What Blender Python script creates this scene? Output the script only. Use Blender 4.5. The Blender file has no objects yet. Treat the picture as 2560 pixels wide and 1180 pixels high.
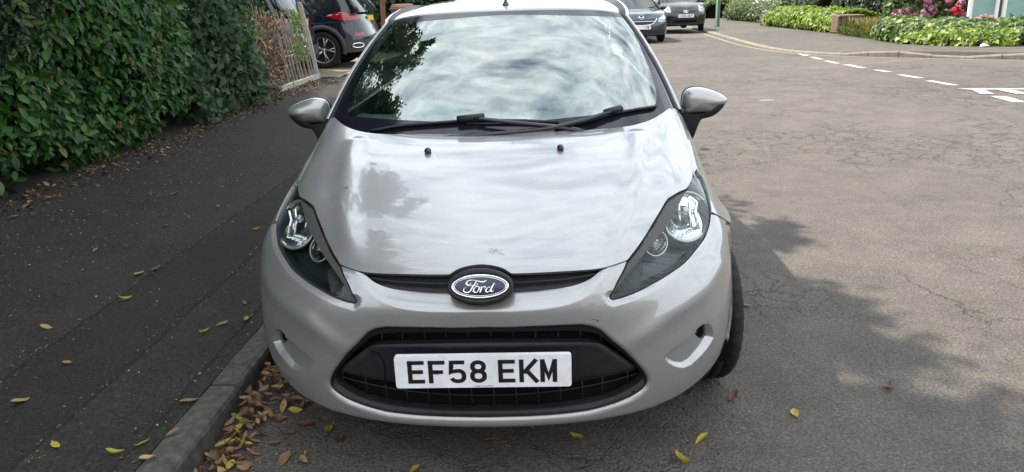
import bpy, bmesh, math, random
import numpy as np
from mathutils import Vector, Matrix, noise
from mathutils.geometry import delaunay_2d_cdt
R=math.radians
scene=bpy.context.scene
# ---------------------------------------------------------------- camera
cam=bpy.data.cameras.new('camera'); cam_o=bpy.data.objects.new('camera',cam); scene.collection.objects.link(cam_o)
scene.camera=cam_o
cam.sensor_fit='HORIZONTAL'; cam.sensor_width=36.0; cam.lens=36.0*1902.0/2560.0
cam.clip_start=.05; cam.clip_end=600
_M=Matrix.Rotation(R(3.18),3,'Z')@Matrix.Rotation(R(-17.4),3,'X')@Matrix.Rotation(R(2.01),3,'Y')
_M=_M@Matrix.Rotation(R(90),3,'X')
cam_o.matrix_world=Matrix.Translation((.208,-1.985,1.453))@_M.to_4x4()
# ---------------------------------------------------------------- world
W=bpy.data.worlds.new('World'); scene.world=W; W.use_nodes=True
nt=W.node_tree; nt.nodes.clear(); N=nt.nodes.new; Lk=nt.links.new
SUN=Vector((-.62,.30,1.0)).normalized()          # towards the sun
out=N('ShaderNodeOutputWorld'); bg=N('ShaderNodeBackground'); bg.inputs['Strength'].default_value=.10
sky=N('ShaderNodeTexSky'); sky.sky_type='NISHITA'; sky.sun_disc=False
sky.sun_elevation=math.asin(SUN.z); sky.sun_rotation=math.atan2(SUN.x,SUN.y)
sky.dust_density=1.0
tc=N('ShaderNodeTexCoord'); sep=N('ShaderNodeSeparateXYZ'); Lk(tc.outputs['Generated'],sep.inputs[0])
mz=N('ShaderNodeMath'); mz.operation='MAXIMUM'; mz.inputs[1].default_value=0.0; Lk(sep.outputs['Z'],mz.inputs[0])
az=N('ShaderNodeMath'); az.operation='ADD'; az.inputs[1].default_value=.22; Lk(mz.outputs[0],az.inputs[0])
cx=N('ShaderNodeMath'); cx.operation='DIVIDE'; Lk(sep.outputs['X'],cx.inputs[0]); Lk(az.outputs[0],cx.inputs[1])
cy=N('ShaderNodeMath'); cy.operation='DIVIDE'; Lk(sep.outputs['Y'],cy.inputs[0]); Lk(az.outputs[0],cy.inputs[1])
cmb=N('ShaderNodeCombineXYZ'); Lk(cx.outputs[0],cmb.inputs[0]); Lk(cy.outputs[0],cmb.inputs[1])
mp=N('ShaderNodeMapping'); mp.inputs['Scale'].default_value=(1.0,1.5,1); mp.inputs['Rotation'].default_value=(0,0,.35); mp.inputs['Location'].default_value=(3.1,1.7,0); Lk(cmb.outputs[0],mp.inputs[0])
nz=N('ShaderNodeTexNoise'); nz.inputs['Scale'].default_value=4.2; nz.inputs['Detail'].default_value=9; nz.inputs['Roughness'].default_value=.60; nz.inputs['Distortion'].default_value=.35; Lk(mp.outputs[0],nz.inputs['Vector'])
cr=N('ShaderNodeValToRGB'); cr.color_ramp.elements[0].position=.31; cr.color_ramp.elements[1].position=.50; Lk(nz.outputs['Fac'],cr.inputs[0])
nz2=N('ShaderNodeTexNoise'); nz2.inputs['Scale'].default_value=11.0; nz2.inputs['Detail'].default_value=8; nz2.inputs['Roughness'].default_value=.62; nz2.inputs['Distortion'].default_value=.5; Lk(mp.outputs[0],nz2.inputs['Vector'])
cr2=N('ShaderNodeValToRGB'); cr2.color_ramp.elements[0].position=.32; cr2.color_ramp.elements[0].color=(6.8,7.8,8.8,1); cr2.color_ramp.elements[1].position=.66; cr2.color_ramp.elements[1].color=(15.0,15.3,15.4,1); Lk(nz2.outputs['Fac'],cr2.inputs[0])
mx=N('ShaderNodeMix'); mx.data_type='RGBA'; Lk(cr.outputs[0],mx.inputs['Factor']); Lk(sky.outputs[0],mx.inputs['A']); Lk(cr2.outputs[0],mx.inputs['B'])
Lk(mx.outputs['Result'],bg.inputs['Color']); Lk(bg.outputs[0],out.inputs[0])
# ---------------------------------------------------------------- sun, exposure
sl=bpy.data.lights.new('sun','SUN'); sl.energy=4.9; sl.angle=R(.55); sl.color=(1,.90,.745)
so=bpy.data.objects.new('sun',sl); scene.collection.objects.link(so); so.rotation_euler=SUN.to_track_quat('Z','Y').to_euler()
scene.view_settings.view_transform='Standard'; scene.view_settings.look='None'; scene.view_settings.gamma=1
scene.view_settings.use_curve_mapping=False; scene.view_settings.exposure=.92
scene.render.engine='CYCLES'
try: scene.cycles.max_bounces=7; scene.cycles.transparent_max_bounces=12; scene.cycles.caustics_reflective=False; scene.cycles.caustics_refractive=False
except Exception: pass
COL=scene.collection
random.seed(7); rng=np.random.default_rng(7)
# ---------------------------------------------------------------- helpers
def tag(o,label=None,cat=None,group=None,kind=None):
    if label: o['label']=label
    if cat: o['category']=cat
    if group: o['group']=group
    if kind: o['kind']=kind
    return o
def empty(name,loc=(0,0,0),rz=0,label=None,cat=None,group=None):
    o=bpy.data.objects.new(name,None); COL.objects.link(o); o.location=loc; o.rotation_euler=(0,0,rz); o.empty_display_size=.2
    return tag(o,label,cat,group)
def mesh(name,V,F,mat=None,parent=None,smooth=True,world=False):
    me=bpy.data.meshes.new(name)
    V=np.asarray(V,dtype=np.float64)
    if isinstance(F,np.ndarray) and F.ndim==2:
        n,k=F.shape; me.vertices.add(len(V)); me.vertices.foreach_set('co',V.astype(np.float32).ravel())
        me.loops.add(n*k); me.loops.foreach_set('vertex_index',F.astype(np.int32).ravel())
        me.polygons.add(n); me.polygons.foreach_set('loop_start',np.arange(0,n*k,k,dtype=np.int32)); me.polygons.foreach_set('loop_total',np.full(n,k,dtype=np.int32))
        me.update(calc_edges=True); me.validate()
    else:
        me.from_pydata([tuple(v) for v in V],[],[tuple(int(i) for i in f) for f in F])
    if smooth: me.polygons.foreach_set('use_smooth',np.ones(len(me.polygons),dtype=bool))
    if mat: me.materials.append(mat)
    me.update()
    o=bpy.data.objects.new(name,me); COL.objects.link(o)
    if parent is not None:
        o.parent=parent
    return o
def bmobj(name,bm,mat=None,parent=None,smooth=False,bevel=0,seg=2):
    if bevel: bmesh.ops.bevel(bm,geom=list(bm.edges),offset=bevel,segments=seg,affect='EDGES',profile=.5)
    bmesh.ops.recalc_face_normals(bm,faces=bm.faces)
    me=bpy.data.meshes.new(name); bm.to_mesh(me); bm.free()
    if smooth: me.polygons.foreach_set('use_smooth',np.ones(len(me.polygons),dtype=bool))
    if mat: me.materials.append(mat)
    o=bpy.data.objects.new(name,me); COL.objects.link(o)
    if parent is not None: o.parent=parent
    return o
def add_box(bm,c,s,rot=None):
    m=Matrix.Translation(c)@(rot.to_4x4() if rot is not None else Matrix.Identity(4))@Matrix.Diagonal((s[0],s[1],s[2],1))
    return bmesh.ops.create_cube(bm,size=1,matrix=m)['verts']
def box(name,c,s,mat,parent=None,bevel=0,rot=None):
    bm=bmesh.new(); add_box(bm,c,s,rot); return bmobj(name,bm,mat,parent,bevel=bevel)
def copyo(o,parent=None,loc=None,rot=None,scale=None):
    c=o.copy(); COL.objects.link(c); c.parent=parent
    if loc is not None: c.location=loc
    if rot is not None: c.rotation_euler=rot
    if scale is not None: c.scale=scale
    return c
def copy_tree(o,parent=None):
    c=copyo(o,parent)
    for ch in [x for x in COL.objects if x.parent==o]: copy_tree(ch,c)
    return c
def tube(pts,r,n=8,closed=False,caps=True):
    """tube along pts with radius r (number or list) -> V,F"""
    P=np.asarray(pts,float); m=len(P); r=np.broadcast_to(np.asarray(r,float),(m,))
    T=np.gradient(P,axis=0) if not closed else np.roll(P,-1,0)-np.roll(P,1,0)
    T/=np.linalg.norm(T,axis=1)[:,None]+1e-12
    up=np.array([0,0,1.]) if abs(T[0,2])<.9 else np.array([1.,0,0])
    a=np.cross(T[0],up); a/=np.linalg.norm(a); V=[];
    for i in range(m):
        a=a-T[i]*(a@T[i]); a/=np.linalg.norm(a)+1e-12; b=np.cross(T[i],a)
        for k in range(n):
            t=2*math.pi*k/n; V.append(P[i]+r[i]*(a*math.cos(t)+b*math.sin(t)))
    F=[]
    for i in range(m if closed else m-1):
        j=(i+1)%m
        for k in range(n): F.append((i*n+k,i*n+(k+1)%n,j*n+(k+1)%n,j*n+k))
    if caps and not closed: F.append(tuple(range(n))[::-1]); F.append(tuple((m-1)*n+k for k in range(n)))
    return V,F
def merge(parts):
    V=[];F=[]
    for v,f in parts:
        o=len(V); V+=[tuple(x) for x in v]; F+=[tuple(i+o for i in q) for q in f]
    return V,F
def lathe(prof,n=32,axis='x'):
    """prof: list of (r, a) ; revolve about axis"""
    V=[];F=[];m=len(prof)
    for k in range(n):
        t=2*math.pi*k/n
        for r,a in prof:
            if axis=='x': V.append((a,r*math.cos(t),r*math.sin(t)))
            elif axis=='z': V.append((r*math.cos(t),r*math.sin(t),a))
            else: V.append((r*math.cos(t),a,r*math.sin(t)))
    for k in range(n):
        for i in range(m-1): F.append((k*m+i,k*m+i+1,((k+1)%n)*m+i+1,((k+1)%n)*m+i))
    return V,F
def grid(nu,nv,closed_u=False):
    i,j=np.meshgrid(np.arange(nu-1 if not closed_u else nu),np.arange(nv-1),indexing='ij'); i=i.ravel();j=j.ravel(); i2=(i+1)%nu
    return np.stack([i*nv+j,i2*nv+j,i2*nv+j+1,i*nv+j+1],1)
# ---------------------------------------------------------------- materials
def pm(name,col=(.5,.5,.5),rough=.5,metal=0,coat=0,coat_r=.03,spec=.5,emit=None):
    m=bpy.data.materials.new(name); m.use_nodes=True; b=m.node_tree.nodes['Principled BSDF']
    b.inputs['Base Color'].default_value=(*col,1); b.inputs['Roughness'].default_value=rough; b.inputs['Metallic'].default_value=metal
    b.inputs['Coat Weight'].default_value=coat; b.inputs['Coat Roughness'].default_value=coat_r; b.inputs['Specular IOR Level'].default_value=spec
    return m
def nodes(m): return m.node_tree.nodes,m.node_tree.links,m.node_tree.nodes['Principled BSDF']
def tex_noise(n,l,scale,detail=4,rough=.55,vec=None,dist=0):
    t=n.new('ShaderNodeTexNoise'); t.inputs['Scale'].default_value=scale; t.inputs['Detail'].default_value=detail; t.inputs['Roughness'].default_value=rough; t.inputs['Distortion'].default_value=dist
    if vec is not None: l.new(vec,t.inputs['Vector'])
    return t
def ramp(n,l,fac,stops):
    r=n.new('ShaderNodeValToRGB'); e=r.color_ramp.elements
    while len(e)<len(stops): e.new(.5)
    for x,(p,c) in zip(e,stops): x.position=p; x.color=(*c,1) if len(c)==3 else c
    l.new(fac,r.inputs[0]); return r
def mixc(n,l,fac,a,b,mode='MIX'):
    m=n.new('ShaderNodeMix'); m.data_type='RGBA'; m.blend_type=mode
    for s,v in (('Factor',fac),('A',a),('B',b)):
        if hasattr(v,'is_linked') or hasattr(v,'links'): l.new(v,m.inputs[s])
        elif isinstance(v,(int,float)): m.inputs[s].default_value=v
        else: m.inputs[s].default_value=(*v,1)
    return m.outputs['Result']
def math_(n,l,op,a,b=None,clamp=False):
    m=n.new('ShaderNodeMath'); m.operation=op; m.use_clamp=clamp
    for i,v in enumerate((a,b)):
        if v is None: continue
        if hasattr(v,'links'): l.new(v,m.inputs[i])
        else: m.inputs[i].default_value=v
    return m.outputs[0]
def bump(n,l,h,strength,dist,b,prev=None):
    u=n.new('ShaderNodeBump'); u.inputs['Strength'].default_value=strength; u.inputs['Distance'].default_value=dist
    l.new(h,u.inputs['Height'])
    if prev: l.new(prev,u.inputs['Normal'])
    if b is not None: l.new(u.outputs[0],b.inputs['Normal'])
    return u.outputs[0]
def objvec(n):
    t=n.new('ShaderNodeTexCoord'); return t.outputs['Object']
def worldvec(n):
    t=n.new('ShaderNodeNewGeometry'); return t.outputs['Position']

def mat_asphalt(name,dark,light,tint,cracks=1.0,speck=.5,patches=True,bands=False,moss=0):
    m=pm(name,rough=.86,spec=.25); n,l,b=nodes(m); P=worldvec(n)
    big=tex_noise(n,l,.35,5,.6,P); mid=tex_noise(n,l,5,6,.65,P); fine=tex_noise(n,l,90,3,.7,P)
    vor=n.new('ShaderNodeTexVoronoi'); vor.inputs['Scale'].default_value=130; l.new(P,vor.inputs['Vector'])
    c=mixc(n,l,ramp(n,l,big.outputs['Fac'],[(.3,(0,0,0)),(.7,(1,1,1))]).outputs[0],dark,light)
    c=mixc(n,l,math_(n,l,'MULTIPLY',mid.outputs['Fac'],.5),c,tint)
    sp=ramp(n,l,vor.outputs['Color'],[(.0,(.30,.30,.30)),(.5,(.9,.9,.9)),(.84,(1.2,1.18,1.14)),(1,(2.8,2.7,2.5))])
    c=mixc(n,l,speck,c,mixc(n,l,1.0,c,sp.outputs[0],'MULTIPLY'))
    fn=ramp(n,l,fine.outputs['Fac'],[(.35,(.5,.5,.5)),(.65,(1.45,1.45,1.45))])
    c=mixc(n,l,.8,c,mixc(n,l,1.0,c,fn.outputs[0],'MULTIPLY'))
    if patches:
        w=n.new('ShaderNodeTexVoronoi'); w.inputs['Scale'].default_value=.19; w.feature='F1'; l.new(P,w.inputs['Vector'])
        c=mixc(n,l,.45,c,mixc(n,l,1.0,c,ramp(n,l,w.outputs['Color'],[(.2,(.78,.77,.76)),(.8,(1.12,1.12,1.12))]).outputs[0],'MULTIPLY'))
    m3=tex_noise(n,l,2.6,9,.72,P); c=mixc(n,l,.9,c,mixc(n,l,1.0,c,ramp(n,l,m3.outputs['Fac'],[(.36,(.80,.80,.81)),(.64,(1.18,1.17,1.15))]).outputs[0],'MULTIPLY'))
    if cracks==1.0:
        oil=n.new('ShaderNodeTexVoronoi'); oil.inputs['Scale'].default_value=1.7; l.new(P,oil.inputs['Vector']); ok_=ramp(n,l,oil.outputs['Distance'],[(.02,(1,1,1)),(.075,(0,0,0))]); om=ramp(n,l,big.outputs['Fac'],[(.48,(0,0,0)),(.56,(1,1,1))])
        c=mixc(n,l,math_(n,l,'MULTIPLY',math_(n,l,'MULTIPLY',ok_.outputs[0],om.outputs[0]),math_(n,l,'MULTIPLY',mid.outputs['Fac'],.8)),c,(.030,.028,.026))
        gl=n.new('ShaderNodeTexVoronoi'); gl.inputs['Scale'].default_value=38; l.new(P,gl.inputs['Vector']); gk=ramp(n,l,gl.outputs['Distance'],[(.05,(1,1,1)),(.10,(0,0,0))]); c=mixc(n,l,math_(n,l,'MULTIPLY',gk.outputs[0],math_(n,l,'GREATER_THAN',mid.outputs['Fac'],.60)),c,(.30,.28,.25))
    h=math_(n,l,'ADD',math_(n,l,'MULTIPLY',vor.outputs['Distance'],-.9),math_(n,l,'MULTIPLY',fine.outputs['Fac'],1.4))
    if cracks:
        dn=tex_noise(n,l,2.2,5,.7,P); v2=n.new('ShaderNodeVectorMath'); v2.operation='MULTIPLY_ADD'; l.new(dn.outputs['Color'],v2.inputs[0]); v2.inputs[1].default_value=(.55,.55,.0); l.new(P,v2.inputs[2])
        for sc,wd,lo,hi,rs in ((1.1,.006,.47,.58,0),(5.5,.034,.47,.60,9.3)):
            cv=n.new('ShaderNodeTexVoronoi'); cv.feature='DISTANCE_TO_EDGE'; cv.inputs['Scale'].default_value=sc; l.new(v2.outputs[0],cv.inputs['Vector'])
            ms=tex_noise(n,l,.5 if rs==0 else .38,3,.5,None); vv=n.new('ShaderNodeVectorMath'); vv.operation='ADD'; l.new(P,vv.inputs[0]); vv.inputs[1].default_value=(rs,rs,0); l.new(vv.outputs[0],ms.inputs['Vector'])
            k=ramp(n,l,cv.outputs['Distance'],[(0,(1,1,1)),(wd*1.2,(0,0,0))]); mk=ramp(n,l,ms.outputs['Fac'],[(lo,(0,0,0)),(hi,(1,1,1))])
            kk=math_(n,l,'MULTIPLY',k.outputs[0],mk.outputs[0]); kk=math_(n,l,'MULTIPLY',kk,cracks)
            c=mixc(n,l,math_(n,l,'MULTIPLY',kk,.44,True),c,(.018,.017,.016)); h=math_(n,l,'SUBTRACT',h,math_(n,l,'MULTIPLY',kk,3.0))
    if bands:
        s=n.new('ShaderNodeSeparateXYZ'); l.new(P,s.inputs[0]); wob=math_(n,l,'MULTIPLY',math_(n,l,'SUBTRACT',mid.outputs['Fac'],.5),.05)
        xx=math_(n,l,'ADD',s.outputs[0],wob)
        for pos,wd in ((-1.47,.012),(-1.90,.010),(-1.155,.012)):
            d=math_(n,l,'ABSOLUTE',math_(n,l,'SUBTRACT',xx,pos)); k=ramp(n,l,d,[(0,(1,1,1)),(wd,(0,0,0))])
            c=mixc(n,l,math_(n,l,'MULTIPLY',k.outputs[0],.6),c,(.012,.011,.010)); h=math_(n,l,'SUBTRACT',h,math_(n,l,'MULTIPLY',k.outputs[0],2.))
        inb=math_(n,l,'LESS_THAN',math_(n,l,'ABSOLUTE',math_(n,l,'SUBTRACT',xx,-1.685)),.215)
        c=mixc(n,l,inb,c,mixc(n,l,1.0,c,(.80,.78,.76),'MULTIPLY'))
        yy=math_(n,l,'ADD',s.outputs[1],wob)
        for pos in (3.62,4.5,5.35,7.1):
            d=math_(n,l,'ABSOLUTE',math_(n,l,'SUBTRACT',yy,pos)); k=ramp(n,l,d,[(0,(1,1,1)),(.018,(0,0,0))]); c=mixc(n,l,math_(n,l,'MULTIPLY',k.outputs[0],.5),c,(.012,.011,.010))
    l.new(c,b.inputs['Base Color']); bump(n,l,h,.7,.006,b)
    return m
def mat_leaf(name,stops,rough=.38,trans=.25,objrand=False,scale=3.0,spec=.5):
    m=pm(name,rough=rough,spec=spec); n,l,b=nodes(m)
    if objrand:
        oi=n.new('ShaderNodeObjectInfo'); f=oi.outputs['Random']
    else:
        a=n.new('ShaderNodeAttribute'); a.attribute_name='rnd'; f=a.outputs['Fac']
    r=ramp(n,l,f,stops); g=tex_noise(n,l,scale,3,.5,worldvec(n))
    c=mixc(n,l,.6,r.outputs[0],mixc(n,l,1.0,r.outputs[0],ramp(n,l,g.outputs['Fac'],[(.3,(.6,.65,.6)),(.7,(1.25,1.2,1.1))]).outputs[0],'MULTIPLY'))
    l.new(c,b.inputs['Base Color'])
    if trans:
        t=n.new('ShaderNodeBsdfTranslucent'); mc=mixc(n,l,1.0,c,(1.5,1.6,.6),'MULTIPLY'); l.new(mc,t.inputs['Color'])
        ms=n.new('ShaderNodeMixShader'); ms.inputs[0].default_value=trans; l.new(b.outputs[0],ms.inputs[1]); l.new(t.outputs[0],ms.inputs[2]); l.new(ms.outputs[0],n['Material Output'].inputs['Surface'])
    return m
def mat_noise(name,a,b_,scale,rough=.8,bumpd=.003,detail=5,metal=0):
    m=pm(name,rough=rough,metal=metal,spec=.3); n,l,b=nodes(m); P=objvec(n); t=tex_noise(n,l,scale,detail,.6,P)
    r=ramp(n,l,t.outputs['Fac'],[(.3,a),(.7,b_)]); l.new(r.outputs[0],b.inputs['Base Color'])
    if bumpd: bump(n,l,t.outputs['Fac'],.6,bumpd,b)
    return m
def mat_glass(name,tint,f0=.05,rough=.0,boost=1.0):
    """thin sheet of glass: fresnel mirror over a tinted transmission"""
    m=bpy.data.materials.new(name); m.use_nodes=True; n=m.node_tree.nodes; l=m.node_tree.links; n.remove(n['Principled BSDF'])
    t=n.new('ShaderNodeBsdfTransparent'); t.inputs['Color'].default_value=(*tint,1); g=n.new('ShaderNodeBsdfGlossy'); g.inputs['Roughness'].default_value=rough; g.inputs['Color'].default_value=(.90,.98,.96,1)
    lw=n.new('ShaderNodeLayerWeight'); lw.inputs['Blend'].default_value=.5
    # schlick from facing
    p=math_(n,l,'POWER',lw.outputs['Facing'],4.6); f=math_(n,l,'MULTIPLY_ADD',p,(1-f0)*boost); n[-1].inputs[2].default_value=f0; n[-1].use_clamp=True
    ms=n.new('ShaderNodeMixShader'); l.new(f,ms.inputs[0]); l.new(t.outputs[0],ms.inputs[1]); l.new(g.outputs[0],ms.inputs[2]); l.new(ms.outputs[0],n['Material Output'].inputs['Surface'])
    return m
def mat_carpaint(name,col,rough=.33,metal=.85,flake=True,coat=1.0):
    m=pm(name,col,rough,metal,coat,.02); n,l,b=nodes(m)
    if flake:
        P=objvec(n); v=n.new('ShaderNodeTexVoronoi'); v.inputs['Scale'].default_value=900; l.new(P,v.inputs['Vector'])
        r=ramp(n,l,v.outputs['Color'],[(0,tuple(c*.88 for c in col)),(1,tuple(min(1,c*1.10) for c in col))])
        g=tex_noise(n,l,7,6,.65,P); g2=tex_noise(n,l,60,3,.6,P)
        c=mixc(n,l,.5,r.outputs[0],mixc(n,l,1.0,r.outputs[0],ramp(n,l,g.outputs['Fac'],[(.3,(.90,.90,.885)),(.7,(1.04,1.04,1.03))]).outputs[0],'MULTIPLY'))
        # tiny stone chips and specks of dirt
        ch=n.new('ShaderNodeTexVoronoi'); ch.inputs['Scale'].default_value=26; ch.inputs['Randomness'].default_value=1; l.new(P,ch.inputs['Vector'])
        k=ramp(n,l,ch.outputs['Distance'],[(0,(1,1,1)),(.055,(0,0,0))]); km=ramp(n,l,g.outputs['Fac'],[(.52,(0,0,0)),(.6,(1,1,1))])
        c=mixc(n,l,math_(n,l,'MULTIPLY',math_(n,l,'MULTIPLY',k.outputs[0],km.outputs[0]),.8),c,(.06,.055,.05))
        l.new(c,b.inputs['Base Color'])
        l.new(math_(n,l,'MULTIPLY_ADD',g2.outputs['Fac'],.05),b.inputs['Coat Roughness']); n[-1].inputs[2].default_value=.012
        l.new(math_(n,l,'MULTIPLY_ADD',g.outputs['Fac'],.10),b.inputs['Roughness']); n[-1].inputs[2].default_value=rough-.05
    return m
MT={}
MT['paint']=mat_carpaint('silver_paint',(.348,.354,.362),.36,.55)
MT['paint'].node_tree.nodes['Principled BSDF'].inputs['Coat IOR'].default_value=1.72
MT['trim']=mat_noise('black_plastic',(.011,.012,.015),(.018,.019,.023),40,.48,.0004)
MT['trim_dark']=pm('dark_plastic',(.012,.012,.014),.6)
MT['trim_grey']=mat_noise('grey_plastic',(.055,.053,.055),(.070,.068,.070),60,.52,.0003)
MT['black']=pm('unlit_black',(.006,.006,.006),.9,spec=.1)
MT['rubber']=mat_noise('tyre_rubber',(.009,.009,.009),(.020,.020,.019),30,.8,.001)
MT['gloss_black']=pm('glossy_black',(.012,.013,.018),.12,spec=.5)
MT['frit']=pm('glass_frit_black',(.010,.011,.018),.10,spec=.45)
MT['chrome']=pm('chrome',(.85,.86,.87),.08,1)
MT['mirror']=pm('mirror_glass',(.9,.9,.9),.02,1)
MT['alloy']=pm('alloy_wheel',(.45,.45,.45),.35,.9)
MT['lens']=mat_glass('lamp_lens',(.93,.96,.95),.035)
MT['windscreen']=mat_glass('windscreen_glass',(.66,.86,.80),.29,boost=1.0)
MT['side_glass']=mat_glass('side_glass',(.25,.32,.31),.09)
MT['dash']=pm('dashboard_plastic',(.12,.15,.15),.7)
MT['seat']=mat_noise('seat_fabric',(.13,.16,.16),(.19,.22,.22),50,.9,.001)
MT['plate_white']=pm('plate_white',(.84,.86,.90),.35,coat=.3); _n,_l,_b=nodes(MT['plate_white']); _t=tex_noise(_n,_l,16,6,.7,objvec(_n)); _l.new(ramp(_n,_l,_t.outputs['Fac'],[(.35,(.74,.75,.77)),(.6,(.86,.88,.92))]).outputs[0],_b.inputs['Base Color'])
MT['plate_yellow']=pm('plate_yellow',(.80,.55,.04),.35)
MT['plate_black']=pm('plate_black',(.010,.010,.012),.4)
MT['oval_blue']=pm('oval_blue',(.006,.014,.055),.22,0,coat=.25)
MT['red_lamp']=pm('red_lamp',(.34,.008,.014),.12,coat=1,coat_r=.03)
MT['clear_lamp']=pm('clear_lamp',(.33,.35,.36),.12,.5,coat=1)

CURVES={
 'hood':[(-0.008,6.938),(0.104,6.917),(0.195,6.878),(0.275,6.826),(0.347,6.745),(0.389,6.664),(0.44,6.573),(0.672,6.588),(0.898,6.614),(1.191,6.657),(1.45,6.692),(1.803,6.753),(2.093,6.853),(2.372,6.921),(2.421,6.95),(2.492,7.029),(2.803,7.291),(3.111,7.566),(3.369,7.839),(3.714,8.188),(3.988,8.463),(4.09,8.514),(4.238,8.52),(4.693,8.516),(5.262,8.403),(5.565,8.547),(5.866,8.826),(5.9,9.114),(5.719,9.875),(5.578,10.601),(5.52,11.064),(5.531,11.44),(5.432,11.742),(5.174,11.985),(4.904,11.967),(4.267,11.924),(3.768,11.895),(3.285,11.877),(2.835,11.873),(2.359,11.892),(1.821,11.948),(1.317,11.986),(0.626,11.977),(-0.02,12.0)],
 'headlight':[(2.059,5.189),(2.103,5.066),(2.325,5.109),(2.704,5.227),(3.005,5.354),(3.323,5.469),(3.712,5.581),(4.14,5.664),(4.604,5.792),(5.04,5.897),(5.393,6.034),(5.782,6.278),(6.082,6.49),(6.293,6.713),(6.437,6.955),(6.59,7.304),(6.681,7.738),(6.654,8.547),(6.52,8.986),(6.425,9.253),(6.339,9.313),(6.114,9.033),(5.931,8.773),(5.623,8.494),(5.306,8.312),(4.737,8.433),(4.298,8.447),(4.147,8.446),(4.041,8.389),(3.744,8.129),(3.394,7.78),(3.131,7.51),(2.825,7.233),(2.519,6.973),(2.435,6.881),(2.326,6.67),(2.166,6.095),(2.105,5.632)],
 'brow':[(2.068,5.317),(2.118,5.615),(2.182,6.067),(2.334,6.621),(2.454,6.848),(2.551,6.936),(2.857,7.184),(3.167,7.46),(3.434,7.727),(3.792,8.076),(4.087,8.335),(4.184,8.376),(4.337,8.382),(4.782,8.358),(5.221,8.281),(5.071,8.205),(4.851,8.07),(4.592,7.886),(4.266,7.652),(3.849,7.448),(3.459,7.218),(3.132,7.023),(2.796,6.794),(2.498,6.495),(2.286,6.048),(2.178,5.683)],
 'bumper':[(0.05,5.346),(0.147,5.383),(0.226,5.439),(0.294,5.531),(0.35,5.658),(0.389,5.77),(0.425,5.873),(0.62,5.891),(0.904,5.906),(1.141,5.948),(1.344,6.018),(1.46,6.099),(1.551,6.202),(1.641,6.353),(1.719,6.531),(1.801,6.689),(2.089,6.805),(2.355,6.872),(2.284,6.669),(2.134,6.109),(2.072,5.626),(2.028,5.254),(2.047,5.103),(2.105,5.005),(2.326,5.037),(2.702,5.166),(3.0,5.294),(3.325,5.404),(3.712,5.518),(4.144,5.6),(4.614,5.728),(5.053,5.843),(5.431,5.979),(5.825,6.223),(6.131,6.435),(6.327,6.611),(6.469,6.498),(6.74,6.34),(7.118,6.301),(7.561,6.547)],
 'fender':[(6.002,8.742),(6.192,8.954),(6.379,9.162),(6.533,8.743),(6.74,8.605),(6.79,7.79),(6.679,7.307),(6.532,6.959),(6.351,6.677),(6.555,6.544),(6.853,6.41),(7.276,6.458),(7.686,6.783)],
 'fender_hood':[(5.338,11.971),(5.59,11.765),(5.669,11.448),(5.646,11.067),(5.7,10.592),(5.843,9.838),(6.015,9.07)],
 'grille':[(0.042,4.181),(0.742,4.159),(1.17,4.131),(1.511,4.088),(1.688,4.004),(1.84,3.866),(2.025,3.578),(2.167,3.4),(2.313,3.216),(2.472,2.974),(2.63,2.717),(2.723,2.532),(2.782,2.373),(2.792,2.232),(2.75,2.113),(2.65,2.001),(2.534,1.917),(2.412,1.833),(2.214,1.747),(2.017,1.661),(1.815,1.584),(1.609,1.516),(1.352,1.492),(1.107,1.468),(0.639,1.455),(0.324,1.457),(0.066,1.448)],
 'moustache':[(0.025,4.987),(0.341,4.951),(0.703,4.944),(0.93,4.955),(1.155,5.015),(1.344,5.115),(1.505,5.267),(1.63,5.469),(1.725,5.794),(1.802,6.159),(1.866,6.484)],
 'shoulder':[(1.679,3.262),(2.277,3.332),(2.75,3.574),(3.318,3.932),(3.983,4.132),(4.83,4.303),(5.711,4.695)],
 'ridge':[(3.088,11.383),(3.111,10.864),(2.986,9.923),(2.831,9.052),(2.628,8.216),(2.257,7.36),(2.057,6.941)],
 'fog':[(4.754,3.222),(4.925,3.098),(5.042,2.941),(5.112,2.763),(5.124,2.637),(4.943,2.533),(4.745,2.445),(4.42,2.358),(4.102,2.273),(3.823,2.3),(3.617,2.412),(3.464,2.522),(3.319,2.655),(3.224,2.786),(3.269,2.876),(3.432,2.949),(3.622,3.012),(3.948,3.111),(4.319,3.179),(4.533,3.247)],
 'foghole':[(4.6,3.209),(4.722,3.091),(4.806,2.962),(4.856,2.81),(4.776,2.792),(4.612,2.859),(4.459,3.005),(4.342,3.17),(4.446,3.202)],
 'nozzle':[(1.218,10.767)],
 'seamlow':[(2.322,6.876)],
 'clear':[(-0.018,0.393),(0.541,0.421),(0.956,0.45),(1.389,0.47),(1.813,0.473),(2.413,0.458),(3.029,0.41),(3.298,0.388),(3.483,0.426),(3.624,0.526),(3.785,0.74),(3.921,1.056),(4.049,1.517),(4.242,2.12),(4.659,2.869),(5.0,3.402),(4.954,3.641),(4.369,3.762),(2.882,3.717),(1.351,3.75),(-0.141,3.83)],
 'mirshade':[(-0.076,3.792)],
}
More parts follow.
